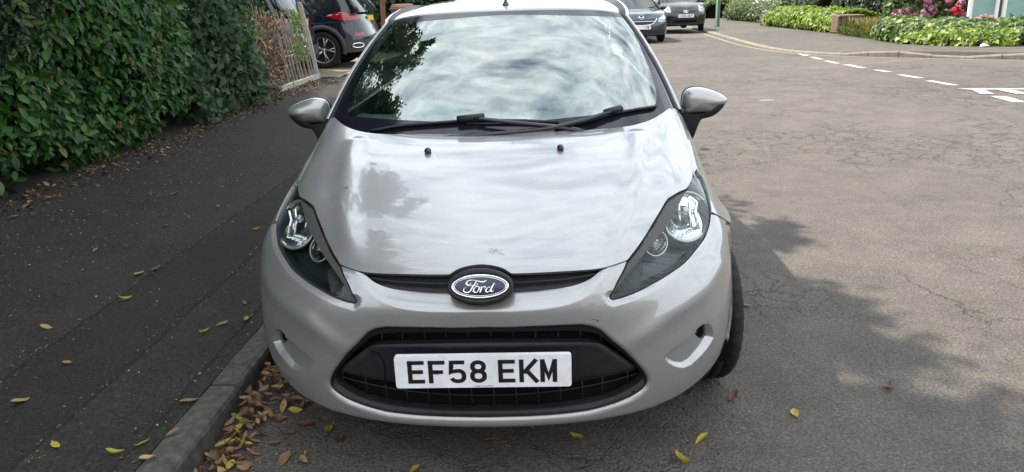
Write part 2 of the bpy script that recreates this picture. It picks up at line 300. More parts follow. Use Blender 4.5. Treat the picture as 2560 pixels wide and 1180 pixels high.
CURVES2={
 'beam':[(0.024,3.643),(0.555,3.624),(1.168,3.574),(1.703,3.492),(1.889,3.399),(2.068,3.225),(2.322,2.969),(2.475,2.809),(2.582,2.686),(2.582,2.596),(2.387,2.575),(2.186,2.552),(1.904,2.528),(1.621,2.497),(1.367,2.5),(0.707,2.523),(-0.011,2.533)],
 'surround':[(0.024,3.892),(0.564,3.877),(1.191,3.84),(1.668,3.749),(1.827,3.667),(1.975,3.488),(2.359,3.029),(2.647,2.613),(2.735,2.435),(2.767,2.301),(2.71,2.159),(2.538,2.045),(2.186,1.836),(1.788,1.701),(1.354,1.613),(0.696,1.563),(-0.045,1.56)],
 'reflector':[(6.45,6.583),(6.163,6.392),(5.873,6.253),(5.574,6.17),(5.275,6.157),(4.992,6.225),(4.734,6.374),(4.512,6.583),(4.326,6.831),(4.172,7.103),(4.046,7.395),(3.961,7.69),(3.933,7.971),(3.976,8.222),(4.098,8.425),(4.308,8.56),(4.618,8.596),(5.032,8.498),(5.494,8.286),(5.915,8.022),(6.269,7.731),(6.551,7.444),(6.7,7.158),(6.662,6.852)],
 'reflector_small':[(3.989,6.892),(3.938,6.781),(3.861,6.694),(3.768,6.635),(3.665,6.608),(3.559,6.618),(3.455,6.665),(3.357,6.747),(3.271,6.859),(3.199,6.991),(3.147,7.131),(3.118,7.269),(3.116,7.397),(3.141,7.51),(3.19,7.603),(3.264,7.669),(3.358,7.703),(3.469,7.7),(3.592,7.656),(3.717,7.571),(3.834,7.453),(3.928,7.312),(3.988,7.164),(4.008,7.021)],
 'signal':[(2.206,5.22),(2.318,5.97),(2.528,6.474),(2.88,6.716),(3.008,6.368),(2.884,5.948),(2.778,5.356),(2.475,5.258)],
 'ug':[(-0.02,7.064),(0.444,6.823),(0.901,6.807),(1.466,6.89),(1.877,6.943),(1.79,6.578),(1.593,6.136),(1.366,5.959),(0.911,5.843),(0.45,5.807),(0.223,5.358),(-0.009,5.278)],
}

# ---- car body surface (pure numpy) -------------------------------------
import numpy as np
def _cols():
    C={}
    C[0]=[(0,.075,.196),(0,.035,.222),(0,.022,.30),(0,.008,.42),(0,.006,.54),(0,.002,.606),(0,.030,.668),(0,.085,.722),(0,.21,.781),(0,.40,.838),(0,.60,.886),(0,.80,.925),(0,.97,.952)]
    C[1]=[(.20,.083,.197),(.20,.043,.223),(.20,.03,.30),(.20,.016,.42),(.20,.014,.54),(.20,.012,.606),(.20,.040,.666),(.20,.092,.719),(.20,.215,.780),(.20,.403,.838),(.205,.603,.887),(.21,.803,.926),(.215,.975,.953)]
    C[2]=[(.38,.115,.201),(.385,.075,.226),(.39,.062,.30),(.385,.052,.42),(.38,.052,.54),(.378,.062,.605),(.378,.085,.658),(.383,.120,.708),(.385,.235,.772),(.40,.41,.836),(.41,.61,.886),(.42,.81,.926),(.43,.99,.954)]
    C[3]=[(.50,.162,.208),(.508,.120,.233),(.513,.106,.30),(.512,.10,.42),(.507,.105,.54),(.500,.118,.612),(.492,.145,.665),(.484,.19,.716),(.485,.29,.771),(.498,.43,.829),(.513,.62,.884),(.53,.82,.930),(.54,1.025,.959)]
    C[4]=[(.60,.23,.222),(.611,.19,.247),(.618,.178,.31),(.619,.174,.42),(.614,.178,.54),(.603,.196,.625),(.590,.225,.678),(.575,.285,.730),(.572,.37,.781),(.583,.485,.825),(.60,.65,.873),(.62,.85,.920),(.635,1.09,.966)]
    C[5]=[(.68,.30,.243),(.692,.265,.268),(.701,.252,.33),(.703,.252,.43),(.698,.258,.545),(.685,.28,.64),(.667,.318,.700),(.645,.39,.752),(.639,.47,.795),(.653,.575,.832),(.673,.71,.864),(.688,.91,.903),(.703,1.18,.986)]
    C[6]=[(.742,.37,.275),(.755,.342,.298),(.765,.332,.35),(.768,.335,.45),(.764,.345,.555),(.753,.37,.645),(.737,.41,.706),(.717,.49,.764),(.706,.575,.807),(.711,.68,.838),(.727,.82,.866),(.745,1.0,.893),(.745,1.26,.972)]
    C[7]=[(.779,.43,.305),(.789,.415,.325),(.796,.408,.37),(.800,.412,.46),(.797,.425,.565),(.791,.45,.65),(.782,.49,.706),(.770,.57,.750),(.765,.67,.785),(.771,.79,.808),(.784,.93,.825),(.799,1.09,.84),(.806,1.30,.86)]
    ph=np.radians([-2,4,11,22,38,52,62,73,85,97,110,128,150]); R=.372
    xs=[.797,.804,.811,.818,.824,.831,.840,.848,.856,.859,.860,.860,.860]
    C[8]=[(x,.80-R*np.cos(a),.29+R*np.sin(a)) for x,a in zip(xs,ph)]
    return C
def _net():
    C=_cols(); N=np.zeros((17,13,3))
    for j in range(9):
        N[8+j]=C[j]; N[8-j]=np.array(C[j])*[-1,1,1]
    return N
def _bsp(t,n):
    # uniform cubic b-spline basis with linearly extended ends; returns idx(4),w(4)
    t=np.clip(t,0,n-1); i=np.minimum(t.astype(int),n-2); f=t-i
    w=np.stack([(1-f)**3/6,(3*f**3-6*f**2+4)/6,(-3*f**3+3*f**2+3*f+1)/6,f**3/6],-1)
    return i,w   # indices i-1..i+2 in unpadded = i..i+3 padded
def _pad(N):
    N=np.concatenate([2*N[:1]-N[1:2],N,2*N[-1:]-N[-2:-1]],0)
    N=np.concatenate([2*N[:,:1]-N[:,1:2],N,2*N[:,-1:]-N[:,-2:-1]],1)
    return N
class Surf:
    def __init__(s,N,corr=(1.0,.6)):
        s.nu,s.nv=N.shape[:2]; s.P=_pad(N); C=N.copy()
        uu,vv=np.meshgrid(np.arange(s.nu),np.arange(s.nv),indexing='ij')
        for k in corr:
            C=C+k*(N-s.raw(uu.ravel().astype(float),vv.ravel().astype(float)).reshape(N.shape)); s.P=_pad(C)
    def raw(s,a,b):
        i,w=_bsp(a,s.nu); j,x=_bsp(b,s.nv); r=np.zeros((len(a),3))
        for p in range(4):
            for q in range(4): r+=(w[:,p]*x[:,q])[:,None]*s.P[i+p,j+q]
        return r
    def __call__(s,u,v):
        return s.raw(np.atleast_1d(np.asarray(u,float))+(s.nu-1)/2,np.atleast_1d(np.asarray(v,float)))
    def normal(s,u,v,e=.02):
        u=np.atleast_1d(np.asarray(u,float)); v=np.atleast_1d(np.asarray(v,float)); U=(s.nu-1)/2
        a=s(np.minimum(u+e,U),v)-s(np.maximum(u-e,-U),v); b=s(u,np.minimum(v+e,s.nv-1))-s(u,np.maximum(v-e,0))
        n=np.cross(a,b); return n/np.linalg.norm(n,axis=1)[:,None]
def _fair(N):
    N=N.copy()
    for it in range(14):
        d=np.zeros_like(N)
        # across the car
        L=np.zeros_like(N); L[1:-1]=N[:-2]-2*N[1:-1]+N[2:]; B=L[:-2]-2*L[1:-1]+L[2:]; d[2:-2,8:13]-=.05*B[1:-1,8:13]
        d[2:-2,0:6]-=.04*B[1:-1,0:6]
        L=np.zeros_like(N); L[:,1:-1]=N[:,:-2]-2*N[:,1:-1]+N[:,2:]; B=L[:,:-2]-2*L[:,1:-1]+L[:,2:]; d[:,9:11]-=.05*B[:,8:10]
        d[:3]=0; d[-3:]=0; d[...,1]*=.5; N=N+d
    return N
BODY=Surf(_fair(_net()))
def _wsnet():
    xb=[0,.25,.45,.60,.70,.735]; yb=[.93,.945,.99,1.07,1.18,1.26]; zb=[.928,.930,.937,.951,.970,.980]
    xt=[0,.2,.35,.45,.525,.562]; yt=[1.80,1.803,1.812,1.826,1.842,1.852]; zt=[1.392,1.391,1.386,1.379,1.368,1.359]
    N=np.zeros((11,5,3))
    for j in range(6):
        for k in range(5):
            t=k/4; b=4*t*(1-t)
            p=np.array([xb[j]*(1-t)+xt[j]*t,yb[j]*(1-t)+yt[j]*t-.012*b,zb[j]*(1-t)+zt[j]*t+.018*b+ .0*b])
            p[0]+=.008*b*(j/5)
            N[5+j,k]=p; N[5-j,k]=p*[-1,1,1]
    return N
WS=Surf(_wsnet(),(1.0,.6))

# ======================================================================= ground
MT['road']=mat_asphalt('road_asphalt',(.103,.094,.087),(.130,.119,.110),(.114,.105,.098),1.0,.42)
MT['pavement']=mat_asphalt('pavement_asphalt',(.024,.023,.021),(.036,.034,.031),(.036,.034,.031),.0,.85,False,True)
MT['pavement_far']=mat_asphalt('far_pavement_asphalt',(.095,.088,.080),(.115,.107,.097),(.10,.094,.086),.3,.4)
S_='structure'
o=mesh('road',[(-300,-300,0),(300,-300,0),(300,300,0),(-300,300,0)],[(0,1,2,3)],MT['road'],None,False); tag(o,kind=S_)
def slab(name,pts,z,mat,h=.11):
    n=len(pts); V=[(x,y,z) for x,y in pts]+[(x,y,z-h-.05) for x,y in pts]; F=[tuple(range(n))]+[(i,n+i,n+(i+1)%n,(i+1)%n) for i in range(n)]
    o=mesh(name,V,F,mat,None,False); bm=bmesh.new(); bm.from_mesh(o.data); bmesh.ops.recalc_face_normals(bm,faces=bm.faces); bm.to_mesh(o.data); bm.free(); return tag(o,kind=S_)

def pz(x): return .112+.026*(-1.135-x)
V=[(-1.084,-12,.108),(-1.084,60,.108),(-12,60,pz(-12)),(-12,-12,pz(-12))]
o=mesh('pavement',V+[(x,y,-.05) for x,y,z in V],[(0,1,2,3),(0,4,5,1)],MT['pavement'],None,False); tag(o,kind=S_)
bm=bmesh.new(); bm.from_mesh(o.data); bmesh.ops.recalc_face_normals(bm,faces=bm.faces); bm.to_mesh(o.data); bm.free()
if o.data.polygons[0].normal.z<0: o.data.flip_normals()
# gravel drive
MT['gravel']=mat_noise('gravel',(.10,.085,.065),(.26,.22,.17),14,.95,.02,8)
o=mesh('driveway',[(-3.62,11.95,pz(-3.62)+.004),(-3.3,24,pz(-3.3)+.004),(-11,24,pz(-11)+.004),(-11,11.7,pz(-11)+.004)],[(0,1,2,3)],MT['gravel'],None,False); tag(o,kind=S_)
# left kerb: one object per stone
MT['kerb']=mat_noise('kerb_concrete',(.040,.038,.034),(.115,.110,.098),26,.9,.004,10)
def kerb_stone(name,a,b,w,top,bev,mat,parent,outn):
    """stone from a to b (road-side top edge), w wide, outn = unit vector away from the road"""
    a=np.array(a);b=np.array(b);n=np.array(outn); d=(b-a)/np.linalg.norm(b-a); P=[]
    prof=[(0.0,-.12),(0.012,top-bev),(.012+bev*.35,top-bev*.3),(.012+bev,top),(w,top+.001),(w,-.1)]
    V=[];k=5
    for i in range(k):
        q=a+(b-a)*i/(k-1)
        for o_,z in prof: j=random.uniform(-.0025,.0025); V.append((q[0]+n[0]*(o_+j),q[1]+n[1]*(o_+j),z+random.uniform(-.0015,.0015)))
    m=len(prof); F=[]
    for i in range(k-1):
        for j in range(m-1): F.append((i*m+j,(i+1)*m+j,(i+1)*m+j+1,i*m+j+1))
    F+=[tuple(range(m)),tuple((k-1)*m+i for i in range(m))[::-1]]
    o=mesh(name,V,F,mat,parent,False); bm=bmesh.new(); bm.from_mesh(o.data); bmesh.ops.recalc_face_normals(bm,faces=bm.faces); bm.to_mesh(o.data); bm.free(); return o
KL=empty('kerb'); tag(KL,kind=S_)
ys=[-2.2,-1.31,-.40,.515,1.43,2.34,3.26,4.17]+[5.08+.914*i for i in range(12)]
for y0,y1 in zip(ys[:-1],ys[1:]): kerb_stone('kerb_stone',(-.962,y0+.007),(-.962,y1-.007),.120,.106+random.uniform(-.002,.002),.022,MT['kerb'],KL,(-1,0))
# right hand kerb and pavement
RK=[(6.1,48),(6.0,34),(5.9,27),(5.72,22),(5.66,19.6),(5.76,17.8),(6.02,16.5),(6.45,15.55),(7.0,14.95),(7.7,14.35),(8.45,13.75),(9.3,13.15),(10.4,12.45),(12,11.6),(14.5,10.6),(18,9.6),(30,7)]
def cr_line(P,step):
    P=np.array(P,float); out=[]
    for i in range(len(P)-1):
        p0=P[max(i-1,0)];p1=P[i];p2=P[i+1];p3=P[min(i+2,len(P)-1)]; k=max(1,int(round(np.linalg.norm(p2-p1)/step)))
        for q in range(k):
            f=q/k; out.append(.5*((2*p1)+(-p0+p2)*f+(2*p0-5*p1+4*p2-p3)*f**2+(-p0+3*p1-3*p2+p3)*f**3))
    out.append(P[-1]); return np.array(out)
rk=cr_line(RK,.30)
nr=np.gradient(rk,axis=0); nr/=np.linalg.norm(nr,axis=1)[:,None]; nr=np.stack([-nr[:,1],nr[:,0]],1)   # away from the road
hgt=np.interp(rk[:,1],[11,12.4,13.2,13.55,13.9,14.2,14.6,14.9,15.3,17,20,50],[.125,.125,.125,.06,.02,.06,.12,.10,.04,.025,.05,.07])
pv=[(x+n[0]*.13,y+n[1]*.13,h) for (x,y),n,h in zip(rk,nr,hgt)]
V=pv+[(60,7,.15),(60,60,.15),(6.2,60,.08)]
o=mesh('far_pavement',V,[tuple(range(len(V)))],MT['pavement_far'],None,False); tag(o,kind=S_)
if o.data.polygons[0].normal.z<0: o.data.flip_normals()
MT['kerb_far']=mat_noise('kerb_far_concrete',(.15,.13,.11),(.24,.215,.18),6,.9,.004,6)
KR=empty('kerb'); tag(KR,kind=S_)
def along(P,L):
    d=np.r_[0,np.cumsum(np.linalg.norm(np.diff(P,axis=0),axis=1))]; t=np.arange(0,d[-1],L); return np.stack([np.interp(t,d,P[:,k]) for k in range(P.shape[1])],1)
fine=np.c_[rk,nr,hgt]; st_=along(fine,.62)
for i in range(len(st_)-1):
    a,b=st_[i],st_[i+1]; V=[]
    for q,e in ((a,.006),(b,-.006)):
        d=(b[:2]-a[:2])/np.linalg.norm(b[:2]-a[:2]); p=q[:2]+d*e; n=q[2:4]; h=max(q[4],.015)+random.uniform(-.004,.004)
        for o_,z in ((0,-.1),(.008,h-.02),(.025,h+.004),(.13,h+.006),(.13,-.1)): V.append((p[0]+n[0]*o_,p[1]+n[1]*o_,z))
    F=[(j,5+j,6+j,1+j) for j in range(4)]+[(0,1,2,3,4),(9,8,7,6,5)]
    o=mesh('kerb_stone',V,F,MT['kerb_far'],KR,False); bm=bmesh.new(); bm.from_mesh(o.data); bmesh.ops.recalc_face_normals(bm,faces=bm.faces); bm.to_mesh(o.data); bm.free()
# painted markings
def mat_mark(name,col):
    m=pm(name,col,.8,spec=.2); n,l,b=nodes(m); P=worldvec(n); t=tex_noise(n,l,14,6,.7,P); r=ramp(n,l,t.outputs['Fac'],[(.34,(.16,.15,.13)),(.46,col)]); l.new(r.outputs[0],b.inputs['Base Color']); return m
MT['mark_white']=mat_mark('road_paint_white',(.42,.40,.35)); MT['mark_yellow']=mat_mark('road_paint_yellow',(.27,.24,.18))
def quad(name,P,mat,parent,z=.005):
    o=mesh(name,[(x,y,z) for x,y in P],[tuple(range(len(P)))],mat,parent,False)
    if o.data.polygons[0].normal.z<0: o.data.flip_normals()
    return o
LM=empty('lane_line'); tag(LM,kind=S_)
for y0,y1,x0,x1 in ((17.6,16.75,5.98,5.93),(16.3,15.55,5.88,5.85),(15.2,14.55,5.84,5.82),(14.2,13.55,5.80,5.80),(13.3,12.5,5.86,5.90),(12.15,11.7,5.95,6.03),(11.25,10.65,6.0,6.08),(10.3,9.62,6.03,6.10)):
    quad('line_dash',[(x0,y0),(x0+.12,y0-.02),(x1+.12,y1),(x1,y1+.02)],MT['mark_white'],LM)
GW=empty('junction_line'); tag(GW,kind=S_)
quad('solid_line',[(6.0,9.27),(6.6,9.13),(7.6,8.9),(9.5,8.46),(9.5,8.33),(7.6,8.77),(6.6,9.0),(6.12,9.10)],MT['mark_white'],GW)
quad('bar_mark',[(6.12,9.12),(6.27,9.08),(6.13,8.55),(5.98,8.60)],MT['mark_white'],GW,.009)
quad('bar_mark',[(6.40,9.06),(6.58,9.02),(6.56,8.50),(6.40,8.53)],MT['mark_white'],GW,.009)
quad('bar_mark',[(6.98,8.92),(7.15,8.88),(7.10,8.40),(6.95,8.43)],MT['mark_white'],GW,.009)
for a in (0,.62,1.24): quad('bar_mark',[(6.00+a*.95,8.40-a*.22),(6.17+a*.95,8.35-a*.22),(6.10+a*1.0,7.76-a*.22),(5.95+a*1.0,7.80-a*.22)],MT['mark_white'],GW,.005)
yl=rk-nr*.20; yl2=rk-nr*.27; sel=(rk[:,1]<26); a=yl[sel];b=yl2[sel]; V=[(x,y,.005) for x,y in a]+[(x,y,.005) for x,y in b]; m=len(a)
o=mesh('kerbside_line',V,[(i,i+1,m+i+1,m+i) for i in range(m-1)],MT['mark_yellow'],None,False); tag(o,kind=S_)
if o.data.polygons[0].normal.z<0: o.data.flip_normals()
# squashed pale litter and a small cover in the carriageway
MT['cover']=mat_noise('iron_cover',(.10,.10,.09),(.20,.19,.17),40,.6,.002)
V,F=lathe([(0,.012),(.10,.013),(.11,.006)],20,'z'); o=mesh('stopcock_cover',[(x+3.15,y*.8+8.55,z-.004) for x,y,z in V],F,MT['cover']); tag(o,'small round iron cover set in the sunny road beyond the right door mirror','cover')

# ======================================================================= the silver hatchback
def seg_dist(P,Q):
    """distance from points P (n,3) to polyline Q (m,3)"""
    d=np.full(len(P),1e9)
    for a,b in zip(Q[:-1],Q[1:]):
        ab=b-a; t=np.clip(((P-a)@ab)/(ab@ab+1e-12),0,1); d=np.minimum(d,np.linalg.norm(P-a-t[:,None]*ab,axis=1))
    return d
def pip(P,poly):
    x,y=P[:,0],P[:,1]; r=np.zeros(len(P),bool); n=len(poly); j=n-1
    for i in range(n):
        xi,yi=poly[i]; xj,yj=poly[j]
        if yi!=yj:
            c=((yi>y)!=(yj>y))&(x<(xj-xi)*(y-yi)/(yj-yi)+xi); r^=c
        j=i
    return r
def mirror_curve(c): return [(-u,v) for u,v in c]
def full_loop(half,snap=True):
    """half outline running from the centre line round to the centre line -> closed symmetric outline"""
    h=[tuple(p) for p in half]
    if snap: h[0]=(0.,h[0][1]); h[-1]=(0.,h[-1][1])
    return h+[(-u,v) for u,v in h[-2:0:-1]]
C1=CURVES; C2=CURVES2
def crv3(c,S=BODY): a=np.array(c,float); return S(a[:,0],a[:,1])
abs_=np.abs
MOU=C1['moustache']; MOU3=crv3(full_loop([(0.,MOU[0][1])]+MOU[1:]+[(0,7.2)])[:0] or [(-u,v) for u,v in MOU[::-1]]+MOU)
MOUP=[(-u,v) for u,v in MOU[::-1]]+MOU+[(1.9,7.3),(-1.9,7.3)]
GRL=full_loop(C1['grille']); GRL3=crv3(GRL+GRL[:1])
HL3=crv3(C1['headlight'][:20]); FOG3=crv3(C1['fog']+C1['fog'][:1]); SHO3=crv3(C1['shoulder']); RID3=crv3(C1['ridge']); FH3=crv3(C1['fender_hood'])
def D(u,v,what):
    X=BODY(u,v); d=np.zeros(len(X)); au=np.abs(u); XA=X.copy(); XA[:,0]=np.abs(XA[:,0]); uv=np.stack([u,v],1); auv=np.stack([au,v],1)
    if what=='bumper':
        m=seg_dist(X,MOU3); ins=pip(uv,MOUP); r=.004
        d+=np.where(ins,-.55*(np.sqrt(m*m+r*r)-r),0)
        h=seg_dist(XA,HL3); w=.021; d-=.42*np.where(h<w,(w-h)**1.0,0)*(au>1.9)*np.clip((v-4.4)/.3,0,1)
        g=seg_dist(X,GRL3); w=.015; low=np.clip((2.9-v)/1.2,0,1); ww=.010+.014*low; d-=.75*np.where(g<ww,(ww-g)**2/ww,0)
        f=seg_dist(XA,FOG3); inf=pip(auv,C1['fog']); t=np.clip((au-3.1)/2.0,0,1)
        d-=np.where(inf,(np.minimum(.95*f,.008+.013*t)),0)
        s=seg_dist(XA,SHO3); side=np.clip((au-1.3)/1.4,0,1); d+=.0065*np.exp(-(s/.035)**2)*side
        # lower lip swells forward
        lp=np.clip(1-np.abs(v-.9)/.55,0,1); d+=.004*lp*lp*(3-2*lp)
    elif what=='hood':
        s=seg_dist(XA,RID3); fade=np.clip((v-6.95)/.9,0,1); d+=(.0085*np.exp(-(s/.040)**2))*fade
        d+=.0035*np.exp(-((X[:,0])/.16)**2)*np.clip((8.4-v)/1.4,0,1)
    elif what=='fender':
        s=seg_dist(XA,FH3); d-=.010*np.exp(-(s/.012)**2)
        cr=(X[:,1]-.80)**2+(X[:,2]-.29)**2; ring=np.sqrt(cr)-.372; d+=.008*np.exp(-(ring/.030)**2)*(au>6.3)
    elif what=='lens': d-=.0085
    elif what=='brow': d-=.003
    return X,d
def sev(u,v,what,off=0.):
    u=np.asarray(u,float); v=np.asarray(v,float)
    X,d=D(u,v,what); n=BODY.normal(u,v); return X+(d+off)[:,None]*n,n
def resample(loop,step,S=BODY,closed=True,corner=32):
    """Catmull-Rom through the outline, keeping corners, resampled at about step metres"""
    P=np.array(loop,float); n=len(P); X=S(P[:,0],P[:,1])
    a=np.roll(X,1,0)-X; b=np.roll(X,-1,0)-X
    cs=-(a*b).sum(1)/(np.linalg.norm(a,axis=1)*np.linalg.norm(b,axis=1)+1e-12); cor=np.degrees(np.arccos(np.clip(cs,-1,1)))>corner
    if not closed: cor[0]=cor[-1]=True
    out=[]
    for i in range(n if closed else n-1):
        p1,p2=P[i],P[(i+1)%n]; p0=P[i-1] if not cor[i] else p1; p3=P[(i+2)%n] if not cor[(i+1)%n] else p2
        L=np.linalg.norm(X[(i+1)%n]-X[i]); k=max(1,int(round(L/step)))
        for q in range(k):
            t=q/k; l=np.linalg.norm(X[(i+1)%n]-X[i]); 
            s0=l/(np.linalg.norm(X[i]-X[i-1])+l) *2 if not cor[i] else 1; s3=l/(np.linalg.norm(X[(i+2)%n]-X[(i+1)%n])+l)*2 if not cor[(i+1)%n] else 1
            m1=(p2-p0)*.5*min(s0,1.5); m2=(p3-p1)*.5*min(s3,1.5)
            if cor[i]: m1=(p2-p1)*1.0
            if cor[(i+1)%n]: m2=(p2-p1)*1.0
            out.append((2*t**3-3*t*t+1)*p1+(t**3-2*t*t+t)*m1+(-2*t**3+3*t*t)*p2+(t**3-t*t)*m2)
    if not closed: out.append(P[-1])
    return np.array(out)
def cdt_fill(outer,holes,pts,clear=None):
    """constrained triangulation -> verts2d, tris, boundary loops (index lists)"""
    vs=[];ed=[];loops=[]
    for lp in [outer]+list(holes):
        o=len(vs); vs+=[Vector((float(a),float(b))) for a,b in lp]; k=len(lp); ed+=[(o+i,o+(i+1)%k) for i in range(k)]; loops.append(list(range(o,o+k)))
    nb=len(vs); vs+=[Vector((float(a),float(b))) for a,b in pts]
    V,E,F,ov,oe,of=delaunay_2d_cdt(vs,ed,[],0,1e-7)
    V=np.array([(p.x,p.y) for p in V]); mp={}
    for i,o in enumerate(ov):
        for k in o: mp[k]=i
    F=np.array([f for f in F if len(f)==3]); c=V[F].mean(1); ok=pip(c,outer)
    for h in holes: ok&=~pip(c,h)
    F=F[ok]; a=V[F]; s=(a[:,1,0]-a[:,0,0])*(a[:,2,1]-a[:,0,1])-(a[:,1,1]-a[:,0,1])*(a[:,2,0]-a[:,0,0]); F[s<0]=F[s<0][:,::-1]
    return V,F,[[mp[i] for i in lp] for lp in loops]
def panel(name,outline,holes,what,mat,parent,off=0.,du=.06,dv=.07,step=.008,flange=.012,mirror=False,flange_holes=None,slot=None,fine=None):
    outer=resample(outline,step); hs=[resample(h,step) for h in holes]
    lo=outer.min(0);hi=outer.max(0)
    gu=np.arange(np.floor(lo[0]/du)*du,hi[0]+du,du); gv=np.arange(lo[1],hi[1]+dv,dv); a,b=np.meshgrid(gu,gv,indexing='ij'); G_=np.stack([a.ravel(),b.ravel()],1)
    if fine is not None: G_=np.concatenate([G_[~fine[1](G_)],fine[0]])
    k=pip(G_,outer)
    for h in hs: k&=~pip(G_,h)
    G_=G_[k]
    # keep clear of the boundary
    sc=np.array([1/du,1/dv])
    for lp in [outer]+hs:
        L=lp*sc; Q=G_*sc; L3=np.c_[L,np.zeros(len(L))]; Q3=np.c_[Q,np.zeros(len(Q))]
        keep=np.ones(len(Q),bool)
        for s in range(0,len(Q),4000):
            q=Q3[s:s+4000]; dd=np.min(((q[:,None,:2]-L[None])**2).sum(2),1); keep[s:s+4000]=dd>(.30 if fine is None else .12)
        G_=G_[keep]
    V,F,loops=cdt_fill(outer,hs,G_)
    X,n=sev(V[:,0],V[:,1],what,off)
    if flange:
        Vv=list(X); Ff=[tuple(f) for f in F]
        for li,lp in enumerate(loops):
            fd=flange if (li==0 or flange_holes is None) else flange_holes
            if li==0: cl=lp[::-1]
            else: cl=lp[::-1]
            # orientation: make sure walls follow the edge direction of the surface
            o1=len(Vv); Vv+=[X[i] for i in cl]; o2=len(Vv); Vv+=[X[i]-n[i]*fd for i in cl]; m=len(cl)
            ar=sum(V[cl[i]][0]*V[cl[(i+1)%m]][1]-V[cl[(i+1)%m]][0]*V[cl[i]][1] for i in range(m))
            fwd=(ar<0) if li==0 else (ar>0)
            for i in range(m):
                j=(i+1)%m; q=(o1+i,o1+j,o2+j,o2+i); Ff.append(q if fwd else q[::-1])
        X=Vv;F=Ff
    o=mesh(name,X,F,mat,parent)
    # surface normal sanity: outward
    p=o.data.polygons[0]; nn=np.array(p.normal); 
    if nn@n[F[0][0] if isinstance(F,list) else F[0,0]]<0: o.data.flip_normals()
    res=[o]
    if mirror:
        XM=np.array(X)*[-1,1,1]; F2=[tuple(f)[::-1] for f in (F if isinstance(F,list) else F.tolist())]
        o2=mesh(name,XM,F2,mat,parent); p=o2.data.polygons[0]; nn=np.array(p.normal); k=F[0][0] if isinstance(F,list) else F[0,0]
        if nn@(n[k]*[-1,1,1])<0: o2.data.flip_normals()
        res.append(o2)
    return res
CAR=empty('hatchback_car',(0,0,0),0,'silver hatchback parked at the kerb with cracked-free bonnet and white front plate','car')
CAR['label']='silver small hatchback parked by the kerb, nose to the camera, filling the picture'
# bonnet
panel('bonnet',full_loop(C1['hood']),[],'hood',MT['paint'],CAR,du=.09,dv=.06,flange=.014)
# bumper: outer edge goes along the arch (u=8) and the bottom (v=0)
bo=C1['bumper']; half=bo+[(7.78,6.62),(8,6.6)]+[(8.,x) for x in (5.6,4.6,3.6,2.6,1.6,.8,.3)]+[(7.8,0.)]+[(float(x),0.) for x in (7,6,5,4,3,2,1)]+[(0.,0.)]
_f=np.array(C1['foghole']); _c=_f.mean(0); fogh=[tuple(q) for q in _c+(_f-_c)*1.35]
# finer net where the pressing has creases
def _gr(a,b,c,d,du,dv):
    p,q=np.meshgrid(np.arange(a,b,du),np.arange(c,d,dv),indexing='ij'); return np.stack([p.ravel(),q.ravel()],1)
_fb=_gr(3.12,5.32,2.15,3.38,.028,.024); _fm=_gr(-2.02,2.02,4.75,6.62,.05,.022); _fx=crv3(_fm); _fm=_fm[seg_dist(_fx,MOU3)<.013]
_fg=_gr(-2.95,2.95,1.25,4.35,.045,.025); _fgx=crv3(_fg); _fg=_fg[seg_dist(_fgx,GRL3)<.022]
_fh=_gr(1.9,6.9,4.7,6.8,.04,.022); _fhx=crv3(_fh); _fh=_fh[seg_dist(_fhx,HL3)<.024]
FINE=np.concatenate([_fb,_fb*[-1,1],_fm,_fg,_fh,_fh*[-1,1]])
def _infine(P):
    a=np.abs(P[:,0]); r=(a>3.1)&(a<5.34)&(P[:,1]>2.12)&(P[:,1]<3.40); X=crv3(P); XA=X*1; XA[:,0]=np.abs(XA[:,0])
    return r|(seg_dist(X,MOU3)<.013)|(seg_dist(X,GRL3)<.022)|(seg_dist(XA,HL3)<.024)
bump_o=panel('front_bumper',full_loop(half),[GRL,fogh,mirror_curve(fogh)],'bumper',MT['paint'],CAR,du=.06,dv=.055,step=.007,flange=.015,flange_holes=.014,fine=(FINE,_infine))[0]
for sg_ in (1,-1):
    q=np.array(fogh); q=_c+(q-_c)*1.1; Xq,_=sev(q[:,0],q[:,1],'bumper',-.0135); Xq=Xq*[sg_,1,1]; mesh('fog_hole_dark',Xq,[tuple(range(len(q)))],MT['black'],CAR,False)  # black patch stands in for the darkness deep in the fog hole
# wings
fo=C1['fender']; fh=C1['fender_hood']
fender=[(8.,6.9)]+[tuple(p) for p in fo[::-1]]+[tuple(p) for p in fh[::-1]]
fender=[(7.78,6.83)]+[tuple(p) for p in fo[:-1][::-1]]
fender=fender[:-1]+[(6.011,8.746)]+[tuple(p) for p in fh[::-1]]+[(6,12.),(7,12.),(8,12.),(8,11.3),(8,10.5),(8,9.5),(8,8.5),(8,7.6),(8,6.9)]
panel('wing',fender,[],'fender',MT['paint'],CAR,du=.06,dv=.07,mirror=True)
# dark liner behind every gap
lin=[(-8,.2),(-8,11.9),(8,11.9),(8,.2)]
uu,vv=np.meshgrid(np.linspace(-7.6,7.6,60),np.linspace(.15,11.9,44),indexing='ij'); X=BODY(uu.ravel(),vv.ravel())-.10*BODY.normal(uu.ravel(),vv.ravel())
mesh('inner_panel',X,grid(60,44),MT['black'],CAR)
